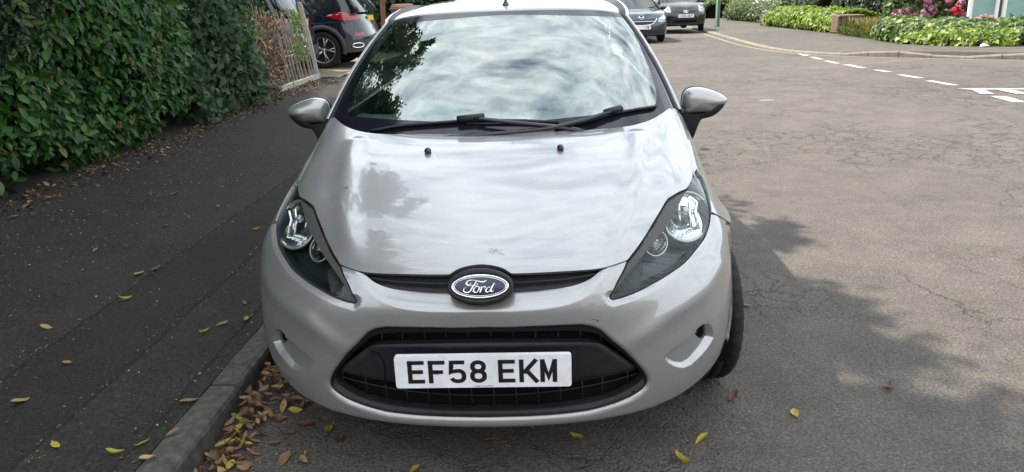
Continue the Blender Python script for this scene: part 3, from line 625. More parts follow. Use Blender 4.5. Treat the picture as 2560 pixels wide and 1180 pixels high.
# headlights
def mirror_obj(o,name=None):
    me=o.data.copy(); co=np.empty(len(me.vertices)*3,np.float32); me.vertices.foreach_get('co',co); co=co.reshape(-1,3); co[:,0]*=-1; me.vertices.foreach_set('co',co.ravel()); me.flip_normals(); me.update()
    c=bpy.data.objects.new(name or o.name.split('.')[0],me); COL.objects.link(c); c.parent=o.parent; return c
for k,v_ in o.items() if False else []: pass
MT['ind']=pm('indicator_plastic',(.075,.08,.085),.3,.2); MT['hl_dark']=pm('lamp_housing',(.022,.028,.036),.25,.3); MT['hl_refl']=pm('lamp_reflector',(.80,.83,.84),.10,1.0)
def bowl(ring,depth,rings=7,shift=(0,0,0),centre=None):
    Rg=np.array(ring); c=Rg.mean(0) if centre is None else np.array(centre); V=[];m=len(Rg)
    for k in range(rings):
        s=math.cos(k/(rings-1)*math.pi/2*.93); dz=depth*math.sin(k/(rings-1)*math.pi/2)
        for p in Rg: V.append(c+(p-c)*s+np.array([0,dz,0])+np.array(shift)*(1-s))
    V.append(c+np.array([0,depth,0])+np.array(shift)); F=[]
    for k in range(rings-1):
        for i in range(m): F.append((k*m+i,k*m+(i+1)%m,(k+1)*m+(i+1)%m,(k+1)*m+i))
    for i in range(m): F.append(((rings-1)*m+i,(rings-1)*m+(i+1)%m,len(V)-1))
    return V,F
for sgn in (1,-1):
    par=empty('headlight'); par.parent=CAR
    def mk(name,V,F,mat,smooth=True,p=par):
        V=np.array([tuple(q) for q in V],float)
        if sgn<0: V=V*[-1,1,1]; F=[tuple(f)[::-1] for f in F]
        return mesh(name,V,F,mat,p,smooth)
    # lens
    outer=resample(C1['headlight'],.010); lo=outer.min(0);hi=outer.max(0); a,b=np.meshgrid(np.arange(lo[0],hi[0],.12),np.arange(lo[1],hi[1],.12),indexing='ij'); g=np.stack([a.ravel(),b.ravel()],1); g=g[pip(g,outer)]
    V,F,lp=cdt_fill(outer,[],g); X,n=sev(V[:,0],V[:,1],'lens'); mk('lens',X,F.tolist(),MT['lens'])
    # bucket: walls going in and a dark floor following the lens 55 mm down
    Xo,no=sev(outer[:,0],outer[:,1],'lens',-.001); m=len(Xo); Xi,_=sev(outer[:,0],outer[:,1],'lens',-.05)
    Xf,_=sev(V[:,0],V[:,1],'lens',-.05)
    cen=Xo.mean(0); VV=list(Xo)+list(Xo+(cen-Xo)*.04-no*.006)+list(Xi+(cen-Xi)*.10); FF=[]
    for k in range(2):
        for i in range(m): FF.append((k*m+i,k*m+(i+1)%m,(k+1)*m+(i+1)%m,(k+1)*m+i))
    o0=len(VV); VV+=list(Xf+(cen-Xf)*.10); FF+=[tuple(int(q)+o0 for q in f) for f in F]
    mk('lamp_housing',VV,FF,MT['hl_dark'])
    # dark rim seal round the lens
    V2,F2=tube(Xo,.0022,5,closed=True); mk('seal',V2,F2,MT['trim_dark'])
    # main reflector
    rc=np.array(C2['reflector']); ring,_=sev(rc[:,0],rc[:,1],'lens',-.012)
    V2,F2=bowl(ring,.045,shift=(-.01,.02,-.02)); ro=mk('reflector',V2,F2,MT['hl_refl'],False)
    V2,F2=tube(ring,.0052,6,closed=True); mk('reflector_ring',V2,F2,MT['clear_lamp'],p=ro)
    cc=ring.mean(0)
    # vertical flutes and bulb cap inside the bowl
    parts=[]
    for dx in (-.042,-.020,.018,.040):
        h=math.sqrt(max(.0,1-(dx/.072)**2))*.052; ya=cc[1]+.018
        parts.append(tube([(cc[0]+dx,ya-.020,cc[2]-h),(cc[0]+dx*.9,ya+.03,cc[2]),(cc[0]+dx,ya+.028,cc[2]+h*.8)],[.005,.007,.004],6))
    V2,F2=merge(parts); mk('flute',V2,F2,MT['hl_refl'],p=ro)
    bm=bmesh.new(); bmesh.ops.create_uvsphere(bm,u_segments=14,v_segments=10,radius=.015); bmesh.ops.translate(bm,verts=bm.verts,vec=(cc[0]*1.0-.004,cc[1]+.022,cc[2]+.012)); V2=[v.co[:] for v in bm.verts]; F2=[tuple(v.index for v in f.verts) for f in bm.faces]; bm.free(); mk('bulb_cap',V2,F2,MT['clear_lamp'],p=ro)
    rc=np.array(C2['reflector_small']); ring2,_=sev(rc[:,0],rc[:,1],'lens',-.014); V2,F2=bowl(ring2,.035,6,shift=(-.004,.01,-.01)); r2=mk('reflector',V2,F2,MT['hl_refl'],False)
    V2,F2=tube(ring2,.003,6,closed=True); mk('reflector_ring',V2,F2,MT['clear_lamp'],p=r2)
    c2=ring2.mean(0); V2,F2=tube([(c2[0],c2[1]-.004,c2[2]+.004),(c2[0],c2[1]+.03,c2[2]+.006)],.008,10); mk('bulb_cap',V2,F2,MT['clear_lamp'],p=r2)
    # textured indicator plate
    sg=resample(C2['signal'],.006); lo=sg.min(0);hi=sg.max(0); a,b=np.meshgrid(np.arange(lo[0],hi[0],.045),np.arange(lo[1],hi[1],.06),indexing='ij'); 
    cells=[]; Vq=[];Fq=[]
    for i in range(a.shape[0]-1):
        for j in range(a.shape[1]-1):
            q=np.array([(a[i,j],b[i,j]),(a[i+1,j],b[i+1,j]),(a[i+1,j+1],b[i+1,j+1]),(a[i,j+1],b[i,j+1])]); 
            if pip(q.mean(0)[None],sg)[0]:
                X4,_=sev(q[:,0],q[:,1],'lens',-.014); c,_=sev(q.mean(0)[:1],q.mean(0)[1:],'lens',-.010); o0=len(Vq); X4=c+(X4-c)*.9; Vq+=list(X4)+[c[0]]; Fq+=[(o0+z,o0+(z+1)%4,o0+4) for z in range(4)]
    mk('indicator',Vq,Fq,MT['ind'],False)
    # chrome blade between the lamps
    # brow trim
    bo_=resample(C1['brow'],.010); lo=bo_.min(0);hi=bo_.max(0); a,b=np.meshgrid(np.arange(lo[0],hi[0],.12),np.arange(lo[1],hi[1],.12),indexing='ij'); g=np.stack([a.ravel(),b.ravel()],1); g=g[pip(g,bo_)]
    V,F,lp=cdt_fill(bo_,[],g); X,n=sev(V[:,0],V[:,1],'brow'); m=len(lp[0]); VV=list(X); FF=[tuple(int(q) for q in f) for f in F]; o1=len(VV); VV+=[X[i] for i in lp[0]]; o2=len(VV); VV+=[X[i]-n[i]*.012 for i in lp[0]]
    for i in range(m): j=(i+1)%m; FF.append((o1+i,o2+i,o2+j,o1+j))
    mk('lamp_brow',VV,FF,MT['trim_grey'])
# --------- lower grille
def strip_on(curve,off,r,n=6,closed=False,step=.02,what='none'):
    c=resample(curve,step,closed=closed) if len(curve)>2 else np.array([np.array(curve[0])*(1-t)+np.array(curve[1])*t for t in np.linspace(0,1,12)])
    X,_=sev(c[:,0],c[:,1],what,off); return tube(X,r,n,closed=closed)
gr=empty('lower_grille'); gr.parent=CAR
# surround: from outer outline 12 mm in, sloping to the inner outline at 30 mm depth
A=resample(GRL,.012); B=resample(full_loop(C2['surround']),.012)
def by_angle(L,cen,m=200):
    ang=np.arctan2((L[:,1]-cen[1])*1.0,(L[:,0]-cen[0])*.75); i=np.argsort(ang); t=np.linspace(-math.pi,math.pi,m,endpoint=False); u=np.interp(t,np.r_[ang[i]-2*math.pi,ang[i],ang[i]+2*math.pi],np.tile(L[i,0],3)); v=np.interp(t,np.r_[ang[i]-2*math.pi,ang[i],ang[i]+2*math.pi],np.tile(L[i,1],3)); return np.stack([u,v],1)
Am=by_angle(A,(0,2.7)); Bm=by_angle(B,(0,2.7)); rows=[]
gcen=np.array([0,2.7])
for t,off in ((-.02,-.004),(0.0,-.013),(.5,-.019),(.85,-.020),(1.0,-.028),(1.02,-.052)):
    q=Am+(Bm-Am)*t; X,_=sev(q[:,0],q[:,1],'none',off); rows.append(X)
X=np.concatenate(rows); m=len(Am); F=[]
for k in range(len(rows)-1):
    for i in range(m): F.append((k*m+i,(k+1)*m+i,(k+1)*m+(i+1)%m,k*m+(i+1)%m))
mesh('grille_surround',X,F,MT['trim'],gr)
# back plate
q=resample(GRL,.02); a,b=np.meshgrid(np.arange(-2.8,2.81,.2),np.arange(1.4,4.3,.2),indexing='ij'); g=np.stack([a.ravel(),b.ravel()],1); g=g[pip(g,q)]
V,F,_=cdt_fill(q,[],g); X,_=sev(V[:,0],V[:,1],'none',-.062); mesh('back_plate',X,F,MT['black'],gr)
# beam behind the plate
bq=full_loop(C2['beam']); V_=resample(bq,.010); a,b=np.meshgrid(np.arange(-2.7,2.71,.08),np.arange(1.4,4.3,.06),indexing='ij'); g=np.stack([a.ravel(),b.ravel()],1); g=g[pip(g,V_)]
V,F,lp=cdt_fill(V_,[],g)
bz=V[:,1]; topv=float(np.interp(0,[0,1],[C2['beam'][0][1]]*2))
X0,n0=sev(V[:,0],V[:,1],'none',0.); e=seg_dist(X0,np.array([X0[i] for i in lp[0]+lp[0][:1]]))
roll=.010*np.exp(-((X0[:,2]-(.497-.07*np.abs(X0[:,0])**2))/.016)**2)
X=X0+(-.024+np.minimum(e,.008)*1.0+roll)[:,None]*n0
VV=list(X); FF=[tuple(int(q) for q in f) for f in F]; o1=len(VV); m=len(lp[0]); VV+=[X[i] for i in lp[0]]; o2=len(VV); VV+=[X[i]-n0[i]*.03 for i in lp[0]]
for i in range(m): j=(i+1)%m; FF.append((o1+i,o2+i,o2+j,o1+j))
mesh('grille_beam',VV,FF,MT['trim'],gr)
SI=C2['surround']; GP=np.array(GRL); SIP=full_loop(SI); BP=bq
def clip_curve(us,v_of_u):
    return [(u,v_of_u(u)) for u in us]
def zrow(off,z_of_x,us):
    """find v for given z on the surface"""
    vs=np.linspace(1.3,4.4,120); out=[]
    for u in us:
        X,_=sev(np.full(120,u),vs,'none',off); zt=z_of_x(X[60,0]); out.append((u,float(np.interp(zt,X[:,2],vs))))
    return out
bars=[]; us=np.linspace(-2.75,2.75,56)
for zf in (lambda x:.528-.05*x*x,lambda x:.336-.00*x*x+.10*x*x,lambda x:.305+.16*x*x):
    c=zrow(-.045,zf,us); c=np.array(c); k=pip(c,SIP); idx=np.where(k)[0]; c=c[idx[0]:idx[-1]+1]
    X,_=sev(c[:,0],c[:,1],'none',-.045); o_=tube(X,.0022,6); mesh('grille_bar',*o_,MT['trim_dark'],gr)
for x in np.arange(-.46,.461,.0345*2):
    u=float(np.interp(x,[-.50,-.38,-.2,0,.2,.38,.50],[-3,-2,-1,0,1,2,3])); vs=np.linspace(1.3,4.4,80); c=np.stack([np.full(80,u),vs],1); k=pip(c,SIP)&~pip(c,BP); idx=np.where(k)[0]
    if len(idx)<3: continue
    sp=np.where(np.diff(idx)>1)[0]; segs=np.split(idx,sp+1)
    for sgm in segs:
        if len(sgm)<3: continue
        q=c[sgm]; X,_=sev(q[:,0],q[:,1],'none',-.043); X=X[[0,len(X)//2,-1]]
        mesh('grille_rib',*tube(X,.0024,5),MT['trim_dark'],gr)
# tow-eye cover line on the beam
tow=zrow(-.012,lambda x:.47,[-1.62]); 
X,_=sev(np.array([-1.93,-1.80,-1.70,-1.64,-1.60,-1.59,-1.60]),np.array([3.42,3.33,3.30,3.20,3.05,2.75,2.45]),'none',-.0135); mesh('tow_eye_cover',*tube(X,.0014,5),MT['black'],gr)
# --------- upper grille
ug=empty('upper_grille'); ug.parent=CAR
q=resample(full_loop(C2['ug']),.012); a,b=np.meshgrid(np.arange(-2,2.01,.08),np.arange(5.2,7.2,.06),indexing='ij'); g=np.stack([a.ravel(),b.ravel()],1); g=g[pip(g,q)]
V,F,_=cdt_fill(q,[],g); X,n=sev(V[:,0],V[:,1],'bumper',0.)
Xp,_=sev(V[:,0],V[:,1],'none',0.); rib=np.zeros(len(X))
mid=np.interp(np.abs(V[:,0]),[0,.6,1.2,1.8],[6.22,6.24,6.34,6.58]); rib=.007*np.exp(-((V[:,1]-mid)/.10)**2)
X=Xp+(-.030+rib)[:,None]*n; mesh('grille_panel',X,F,MT['trim'],ug)
for dv in (.02,):
    us=np.linspace(-1.72,1.72,50); v_=np.interp(np.abs(us),[0,.6,1.2,1.8],[6.24,6.26,6.36,6.60])+dv; X,_=sev(us,v_,'none',-.019); mesh('grille_bar',*tube(X,.0045,8),MT['trim'],ug)
# emblem
EM=empty('badge'); EM.parent=CAR; ec=np.array([.0035,-.004,.685]); tilt=Matrix.Rotation(R(-24),3,'X'); ea,eb=.0805,.0335
def emb(p,h):  # local badge coords (x right, y up) -> world, h = outwards
    w=tilt@Vector((p[0],-h,p[1])); return tuple(np.array(w)+ec)
def oval(a,b,m=64): return [(a*math.cos(2*math.pi*i/m),b*math.sin(2*math.pi*i/m)) for i in range(m)]
def rings(spec,m=64,cap=True):
    V=[];F=[]
    for a,b,h in spec: V+=[emb(p,h) for p in oval(a,b,m)]
    for k in range(len(spec)-1):
        for i in range(m): F.append((k*m+i,k*m+(i+1)%m,(k+1)*m+(i+1)%m,(k+1)*m+i))
    if cap: F.append(tuple((len(spec)-1)*m+i for i in range(m)))
    return V,F
V,F=rings([(ea+.014,eb+.020,-.055),(ea+.014,eb+.019,-.006),(ea+.011,eb+.015,.001),(ea+.004,eb+.006,.003),(ea+.001,eb+.002,-.001)]); mesh('badge_holder',V,F,MT['trim'],EM)
V,F=rings([(ea+.0005,eb+.0005,-.002),(ea+.0005,eb+.0005,.004),(ea-.0035,eb-.0030,.0055),(ea-.006,eb-.005,.003)],cap=False); mesh('chrome_ring',V,F,MT['chrome'],EM)
V,F=rings([(ea-.005,eb-.0045,.0032),(ea-.030,eb-.018,.0052),(.01,.005,.0062)]); mesh('oval',V,F,MT['oval_blue'],EM)
V,F=tube([emb(p,.0046) for p in oval(ea-.0088,eb-.0072)],.0011,6,closed=True); mesh('inner_ring',V,F,MT['chrome'],EM)
def ribbon(pts,ws,h,k=6):
    P=np.array(pts,float); m=len(P); t=np.linspace(0,m-1,(m-1)*k+1); i=np.minimum(t.astype(int),m-2); f=(t-i)[:,None]
    p0=P[np.maximum(i-1,0)];p1=P[i];p2=P[i+1];p3=P[np.minimum(i+2,m-1)]
    Q=.5*((2*p1)+(-p0+p2)*f+(2*p0-5*p1+4*p2-p3)*f**2+(-p0+3*p1-3*p2+p3)*f**3); w=np.interp(t,np.arange(m),ws)
    T=np.gradient(Q,axis=0); T/=np.linalg.norm(T,axis=1)[:,None]+1e-9; Nn=np.stack([-T[:,1],T[:,0]],1)
    V=[];F=[]
    for a,b,c in zip(Q,Nn,w):
        for s,hh in ((-1,0),(-.45,1),(.45,1),(1,0)): V.append((*(a+b*c*.5*s),h+hh*.0007))
    for r_ in range(len(Q)-1):
        for s in range(3): F.append((r_*4+s,r_*4+s+1,(r_+1)*4+s+1,(r_+1)*4+s))
    return V,F
SC=1/8700.; CX,CY=1187,722
def zp(l): return [((x-CX)*SC,-(y-CY)*SC) for x,y in l]
def lett(l,ws): V,F=ribbon(zp(l),[w*SC for w in ws],0); return [emb((x,y),.0064+h) for x,y,h in V],F
script=[([(972,640),(955,680),(915,700),(880,685),(862,645),(885,600),(950,574),(1040,572),(1120,588),(1200,612),(1260,618),(1315,602),(1360,572)],[16,26,34,40,40,32,22,16,18,32,38,34,10]),
([(1110,592),(1085,635),(1045,695),(1005,755),(965,820),(915,862),(860,872),(805,850),(788,808),(808,768),(850,740)],[22,30,32,34,36,36,34,32,26,20,12]),
([(945,722),(990,702),(1050,700),(1105,705),(1128,680),(1118,650),(1095,660)],[12,18,18,16,14,14,12]),
([(1150,722),(1085,738),(1035,800),(1045,858),(1095,870),(1145,830),(1172,770),(1150,722)],[18,24,30,30,26,30,26,18]),
([(1000,858),(1020,840),(1035,815)],[10,14,14]),
([(1150,728),(1185,748),(1215,738),(1240,728)],[12,14,16,22]),
([(1240,728),(1222,780),(1205,830),(1192,872)],[30,34,34,30]),
([(1222,790),(1255,745),(1300,732),(1322,752),(1312,772)],[14,20,26,28,16]),
([(1440,742),(1385,755),(1338,812),(1342,860),(1385,862),(1435,820),(1470,760)],[18,24,32,32,26,24,20]),
([(1290,790),(1320,800),(1345,790)],[8,12,12]),
([(1548,645),(1512,700),(1478,765),(1455,820),(1462,856),(1498,850),(1540,800)],[30,34,34,34,30,20,10])]
V,F=merge([lett(a,b) for a,b in script]); mesh('script_lettering',V,F,MT['chrome'],EM)
# --------- number plate
PL=empty('number_plate'); PL.parent=CAR
tl=np.array([-.2535,-.021,.481]);tr=np.array([.2555,-.021,.4835]);bl=np.array([-.2535,-.018,.3775])
ex=(tr-tl)/np.linalg.norm(tr-tl); ez=(tl-bl); Hh=np.linalg.norm(ez); ez/=Hh; ey=np.cross(ez,ex); ey/=np.linalg.norm(ey)   # ey towards +y?
if ey[1]>0: ey=-ey
Wp=np.linalg.norm(tr-tl)
def ppt(x,z,h=0): return tuple(bl+ex*x*(Wp/.520)+ez*z*(Hh/.111)+ey*h)
def rrect(w,h,r,m=5):
    P=[]
    for cx,cz,a0 in ((w-r,h-r,0),(r,h-r,90),(r,r,180),(w-r,r,270)):
        for k in range(m+1): a=R(a0+90*k/m); P.append((cx+r*math.cos(a),cz+r*math.sin(a)))
    return P
rr=rrect(.520,.111,.009); n_=len(rr); V=[ppt(x,z,.0) for x,z in rr]+[ppt(x,z,.003) for x,z in rr]+[ppt(x,z,-.012) for x,z in rr]
F=[tuple(range(n_,2*n_))]+[(i,(i+1)%n_,n_+(i+1)%n_,n_+i) for i in range(n_)]+[(2*n_+i,2*n_+(i+1)%n_,(i+1)%n_,i) for i in range(n_)]
mesh('plate_board',V,F,MT['plate_white'],PL,False)
def stroke(pts,w=.014,closed=False):
    P=np.array(pts,float); m=len(P); L=[];Rr=[]
    for i in range(m):
        a=P[i]-P[i-1] if (i>0 or closed) else None; b=P[(i+1)%m]-P[i] if (i<m-1 or closed) else None
        a=b if a is None else a; b=a if b is None else b; a=a/np.linalg.norm(a); b=b/np.linalg.norm(b); na=np.array([-a[1],a[0]]);nb=np.array([-b[1],b[0]])
        nn=na+nb; nn/=np.linalg.norm(nn); k=min(1/max(nn@na,.35),2.2); L.append(P[i]+nn*k*w/2); Rr.append(P[i]-nn*k*w/2)
    V=L+Rr; F=[(i,(i+1)%m,m+(i+1)%m,m+i) for i in range(m if closed else m-1)]
    return V,F
def arc(cx,cz,rx,rz,a0,a1,k=7): return [(cx+rx*math.cos(R(a0+(a1-a0)*i/k)),cz+rz*math.sin(R(a0+(a1-a0)*i/k))) for i in range(k+1)]
w_,h_=.050,.079; s_=.007
GL={
'E':[[(s_,0),(s_,h_)],[(0,h_-s_),(w_,h_-s_)],[(0,.0405),(w_*.92,.0405)],[(0,s_),(w_,s_)]],
'F':[[(s_,0),(s_,h_)],[(0,h_-s_),(w_,h_-s_)],[(0,.0395),(w_*.88,.0395)]],
'5':[[(w_-.003,h_-s_),(s_+.001,h_-s_),(s_-.001,.040)]+[(s_+.0,.0405)]+arc(w_-.021,.0475-.021,.0145,.0165,95,0,5)+arc(w_-.021,.0215,.0145,.0145,0,-90,5)+arc(.0215,.0215,.0145,.0145,-90,-165,4)],
'8':[arc(.025,.0585,.0165,.0135,0,180,7)+arc(.025,.0545,.0165,.0135,180,360,7),arc(.025,.0265,.018,.0145,0,180,7)+arc(.025,.0215,.018,.0145,180,360,7)],
'K':[[(s_,0),(s_,h_)],[(w_+.001,h_),(s_+.006,.032)],[(.020,.044),(w_+.004,0)]],
'M':[[(s_,0),(s_,h_)],[(w_-s_,0),(w_-s_,h_)],[(s_-.001,h_-.001),(w_/2,.018),(w_-s_+.001,h_-.001)]],
'L':[[(s_,0),(s_,h_)],[(0,s_),(w_,s_)]],
'G':[[(w_-s_,.055)]+arc(w_-.021,h_-.021,.014,.014,20,90,3)+arc(.021,h_-.021,.014,.014,90,180,4)+arc(.021,.021,.014,.014,180,270,4)+arc(w_-.021,.021,.014,.014,270,360,4)+[(w_-s_,.036),(w_*.55,.036)]],
'6':[[(w_-s_,.060)]+arc(w_-.021,h_-.021,.014,.014,20,90,3)+arc(.021,h_-.021,.014,.014,90,180,4)+arc(.021,.021,.014,.014,180,270,4)+arc(w_-.021,.021,.014,.014,270,360,4)+arc(w_-.021,.030,.014,.014,0,90,4)+[(s_,.044)]],
'U':[[(s_,h_)]+arc(.021,.021,.014,.014,180,270,4)+arc(w_-.021,.021,.014,.014,270,360,4)+[(w_-s_,h_)]],
'V':[[(.003,h_),(w_/2,.006),(w_-.003,h_)]],
}
def plate_text(txt,pt,name,mat,parent,x0,z0,closed8=True,hh=.0036):
    x=x0
    for ch in txt:
        if ch==' ': x+=.033-.011; continue
        V=[];F=[]
        for i,s in enumerate(GL[ch]):
            v,f=stroke(s,.0135,closed=(ch=='8')); o=len(V); V+=[pt(x+a,z0+b,hh+.00012*i) for a,b in v]; F+=[tuple(q+o for q in g) for g in f]
        mesh(name,V,F,mat,parent,False); x+=.050+.0115
plate_text('EF58 EKM',ppt,'plate_character',MT['plate_black'],PL,.0375,.0165)
V,F=[],[]
for (x,z) in ((.1235,.055),):
    v=[ppt(x+.0055*math.cos(2*math.pi*i/12),z+.0055*math.sin(2*math.pi*i/12),.0075) for i in range(12)]+[ppt(x+.007*math.cos(2*math.pi*i/12),z+.007*math.sin(2*math.pi*i/12),.003) for i in range(12)]
    mesh('screw_cap',v,[tuple(range(12))]+[(i,(i+1)%12,12+(i+1)%12,12+i) for i in range(12)],MT['plate_black'],PL)
def text_obj(name,s,size,mat,parent,loc,mat3,extr=.0003,align='CENTER'):
    c=bpy.data.curves.new(name,'FONT'); c.body=s; c.size=size; c.extrude=extr; c.align_x=align; c.materials.append(mat)
    o=bpy.data.objects.new(name,c); COL.objects.link(o); o.parent=parent; o.matrix_local=Matrix.Translation(loc)@mat3.to_4x4(); bpy.context.view_layer.update(); me=bpy.data.meshes.new_from_object(o); m_=bpy.data.objects.new(name,me); COL.objects.link(m_); m_.parent=parent; m_.matrix_local=o.matrix_local.copy(); m_['kind']='stuff'; bpy.data.objects.remove(o); return m_
pm3=Matrix((tuple(ex),tuple(ez),tuple(ey))).transposed()
text_obj('maker_print','NUMBER 1 PLATES LONDON',.0042,MT['plate_black'],PL,ppt(.262,.0035,.0033),pm3)

# --------- windscreen
us=np.linspace(-5,5,61); vs=np.linspace(0,4,33); uu,vv=np.meshgrid(us,vs,indexing='ij'); wuv=np.stack([uu.ravel(),vv.ravel()],1)
clear=full_loop(C1['clear']); cl=resample(clear,.02,WS)
def wpt(u,v,off=0.): 
    u=np.atleast_1d(np.asarray(u,float)); v=np.atleast_1d(np.asarray(v,float)); return WS(u,v)+off*WS.normal(u,v)
ws=empty('windscreen'); ws.parent=CAR
border=[(-5,0),(-5,1),(-5,2),(-5,3),(-5,4)]+[(u,4.) for u in range(-4,5)]+[(5.,4.),(5.,3.),(5.,2.),(5.,1.),(5.,0.)]+[(float(u),0.) for u in range(4,-5,-1)]
bd=resample(border,.03,WS,corner=15)
a,b=np.meshgrid(np.arange(-4.9,5,.14),np.arange(.1,4,.10),indexing='ij'); g=np.stack([a.ravel(),b.ravel()],1); gi=g[pip(g,cl)]
V,F,_=cdt_fill(cl,[],gi); mesh('glass_pane',wpt(V[:,0],V[:,1]),F,MT['windscreen'],ws)
go=g[pip(g,bd)&~pip(g,cl)]
V,F,_=cdt_fill(bd,[cl],go); mesh('black_border',wpt(V[:,0],V[:,1]),F,MT['frit'],ws)
# sensor and mirror patch behind the top of the glass
for (u0,u1,v0,v1) in ((-.9,.1,3.42,3.85),):
    X=np.concatenate([wpt([u0,u1,u1,u0],[v0,v0,v1,v1],-.006)]); mesh('mirror_mount',X,[(0,1,2,3)],MT['trim_grey'],ws,False)
# --------- pillars and roof
edge=WS(np.full(21,5.),np.linspace(-0.0,4,21)); Tt=np.gradient(edge,axis=0); Tt/=np.linalg.norm(Tt,axis=1)[:,None]; nW=WS.normal(np.full(21,5.),np.linspace(0,4,21)); outw=np.cross(Tt,nW); outw*=np.sign(outw[:,0])[:,None]
side=np.array([.34,.30,-.55]); side/=np.linalg.norm(side); down=np.array([.25,.25,-.93]); down/=np.linalg.norm(down)
def prof_sweep(name,cols,mat,parent,mir=True,smooth=True):
    X=np.concatenate(cols); m=len(cols[0]); k=len(cols); F=grid(k,m)
    o=mesh(name,X,F,mat,parent,smooth); XM=X*[-1,1,1]; o2=mesh(name,XM,F[:,::-1],mat,parent,smooth) if mir else None; return o
# extend the line back over the doors: rail points
rail_y=[1.86,2.05,2.35,2.8,3.2,3.5]; rail=np.array([(.570,1.91,1.374),(.577,2.05,1.391),(.580,2.3,1.411),(.578,2.6,1.424),(.572,3.0,1.418),(.555,3.4,1.380),(.54,3.6,1.345)])
E0=np.concatenate([edge,rail]); 
T0=np.gradient(E0,axis=0); T0/=np.linalg.norm(T0,axis=1)[:,None]; nn=np.array([.28,-.30,.91]); nn/=np.linalg.norm(nn); nn2=np.array([.25,0,.97]); wts=np.clip((E0[:,1]-1.75)/.4,0,1)[:,None]; nN=nn*(1-wts)+nn2*wts; nN/=np.linalg.norm(nN,axis=1)[:,None]
oW=np.cross(T0,nN); oW/=np.linalg.norm(oW,axis=1)[:,None]; oW*=np.sign(oW[:,:1])
def ln(a,b): return E0+oW*a+nN*b
prof_sweep('pillar_seal',[ln(-.040,-.014),ln(-.006,-.006),ln(-.004,.004),ln(.006,.0055),ln(.013,.001),ln(.014,-.010)],MT['trim'],CAR)
prof_sweep('windscreen_pillar',[ln(.0145,-.012),ln(.0155,.001),ln(.021,.005),ln(.029,.003),ln(.036,-.006),ln(.042,-.020),ln(.046,-.040),ln(.050,-.055)],MT['paint'],CAR)
# roof skin
ry=[0,.03,.12,.3,.6,1.0,1.4,1.72]; rz=[.002,.010,.028,.050,.064,.066,.040,-.010]; m=31; top=WS(np.linspace(-4.55,4.55,m),np.full(m,4.)); rows=[]
rows.append(top+[0,.004,-.012])
for y,z in zip(ry,rz):
    k=1+.05*min(y/.5,1)-.03*max(0,y-1.2); x=top[:,0]*k; q=top.copy(); q[:,0]=x; ex_=np.abs(x)/.58; base=top[m//2]; 
    q[:,1]=top[:,1]+.004+y*(1-.0*ex_); q[:,2]=top[:,2]+z-.0*ex_; 
    q[:,2]+=(-.004*ex_**6-.020*min(y/.3,1)*ex_**2.5); rows.append(q)
X=np.concatenate(rows); o=mesh('roof',X,grid(len(rows),m)[:,::-1],MT['paint'],CAR)
# dark roof ditch strips are the seal sweep above; antenna
AN=empty('aerial'); AN.parent=CAR; az_=1.4005; ay=1.925
bm=bmesh.new(); 
prof=[(.0235,0),(.0235,.004),(.019,.012),(.011,.024),(.0075,.036),(.006,.055),(.005,.10),(.004,.20),(.0,.202)]
V,F=lathe(prof,20,'z'); V=[(x*.85+.0,y*1.35+z*.45,z*.9) for x,y,z in V]; V=[(x,y+ay,z+az_+.012) for x,y,z in V]; mesh('aerial_base',V,F,MT['gloss_black'],AN)
# --------- body sides, glass, tail
def fx(y,z):
    x=.860-.53*np.maximum(0,z-.62)**1.6-.5*np.maximum(0,.38-z)**1.4; return x-.16*(np.maximum(0,y-3.2)/.73)**2.2
def plate_yz(name,outer,mat,parent,holes=(),sp=.05,xf=fx,off=0):
    o_=np.array(outer,float); a,b=np.meshgrid(np.arange(o_[:,0].min(),o_[:,0].max(),sp),np.arange(o_[:,1].min(),o_[:,1].max(),sp),indexing='ij'); g=np.stack([a.ravel(),b.ravel()],1); k=pip(g,o_)
    for h in holes: k&=~pip(g,h)
    V,F,_=cdt_fill(o_,holes,g[k]); X=np.stack([xf(V[:,0],V[:,1])+off,V[:,0],V[:,1]],1)
    a=mesh(name,X,F,mat,parent); a.data.update()
    if a.data.polygons[len(F)//2].normal.x<0: a.data.flip_normals()
    b=mesh(name,X*[-1,1,1],F[:,::-1],mat,parent)
    if b.data.polygons[len(F)//2].normal.x>0: b.data.flip_normals()
    return a,b
def dens(pts,step):
    P=[tuple(p) for p in pts]; out=[]
    for i in range(len(P)):
        a=np.array(P[i]);b=np.array(P[(i+1)%len(P)]); k=max(1,int(np.linalg.norm(b-a)/step))
        for q in range(k): out.append(tuple(a+(b-a)*q/k))
    return out
rw=(3.289,.29)
sill=[(1.10,.24)]
arch_r=[(rw[0]-.372*math.cos(a),rw[1]+.372*math.sin(a)) for a in np.linspace(R(-6),R(186),26)]
front_edge=[(1.118,.47),(1.150,.56),(1.188,.66),(1.255,.80),(1.285,.86),(1.28,.93)]
outer=dens([(1.16,.22)]+front_edge[:0]+[(1.150,.40)]+front_edge+[(1.7,.945),(2.3,.965),(2.9,.99),(3.4,1.03),(3.72,1.04),(3.90,.98),(3.93,.7),(3.92,.40),(3.72,.27)],.05)+arch_r[::-1]+dens([(2.9,.22),(2.0,.215)],.1)[:1]+[(2.88,.22),(2.3,.215),(1.7,.215)]
plate_yz('body_side',outer,MT['paint'],CAR)
def gx(y,z): return .778-(z-.95)*.43-.10*(np.maximum(0,y-2.9)/.9)**2
plate_yz('side_window',dens([(1.33,.955),(2.0,.965),(2.9,1.0),(3.35,1.05),(3.45,1.20),(3.25,1.32),(2.8,1.36),(2.2,1.365),(1.98,1.35),(1.75,1.25)],.06),MT['side_glass'],CAR,xf=gx)
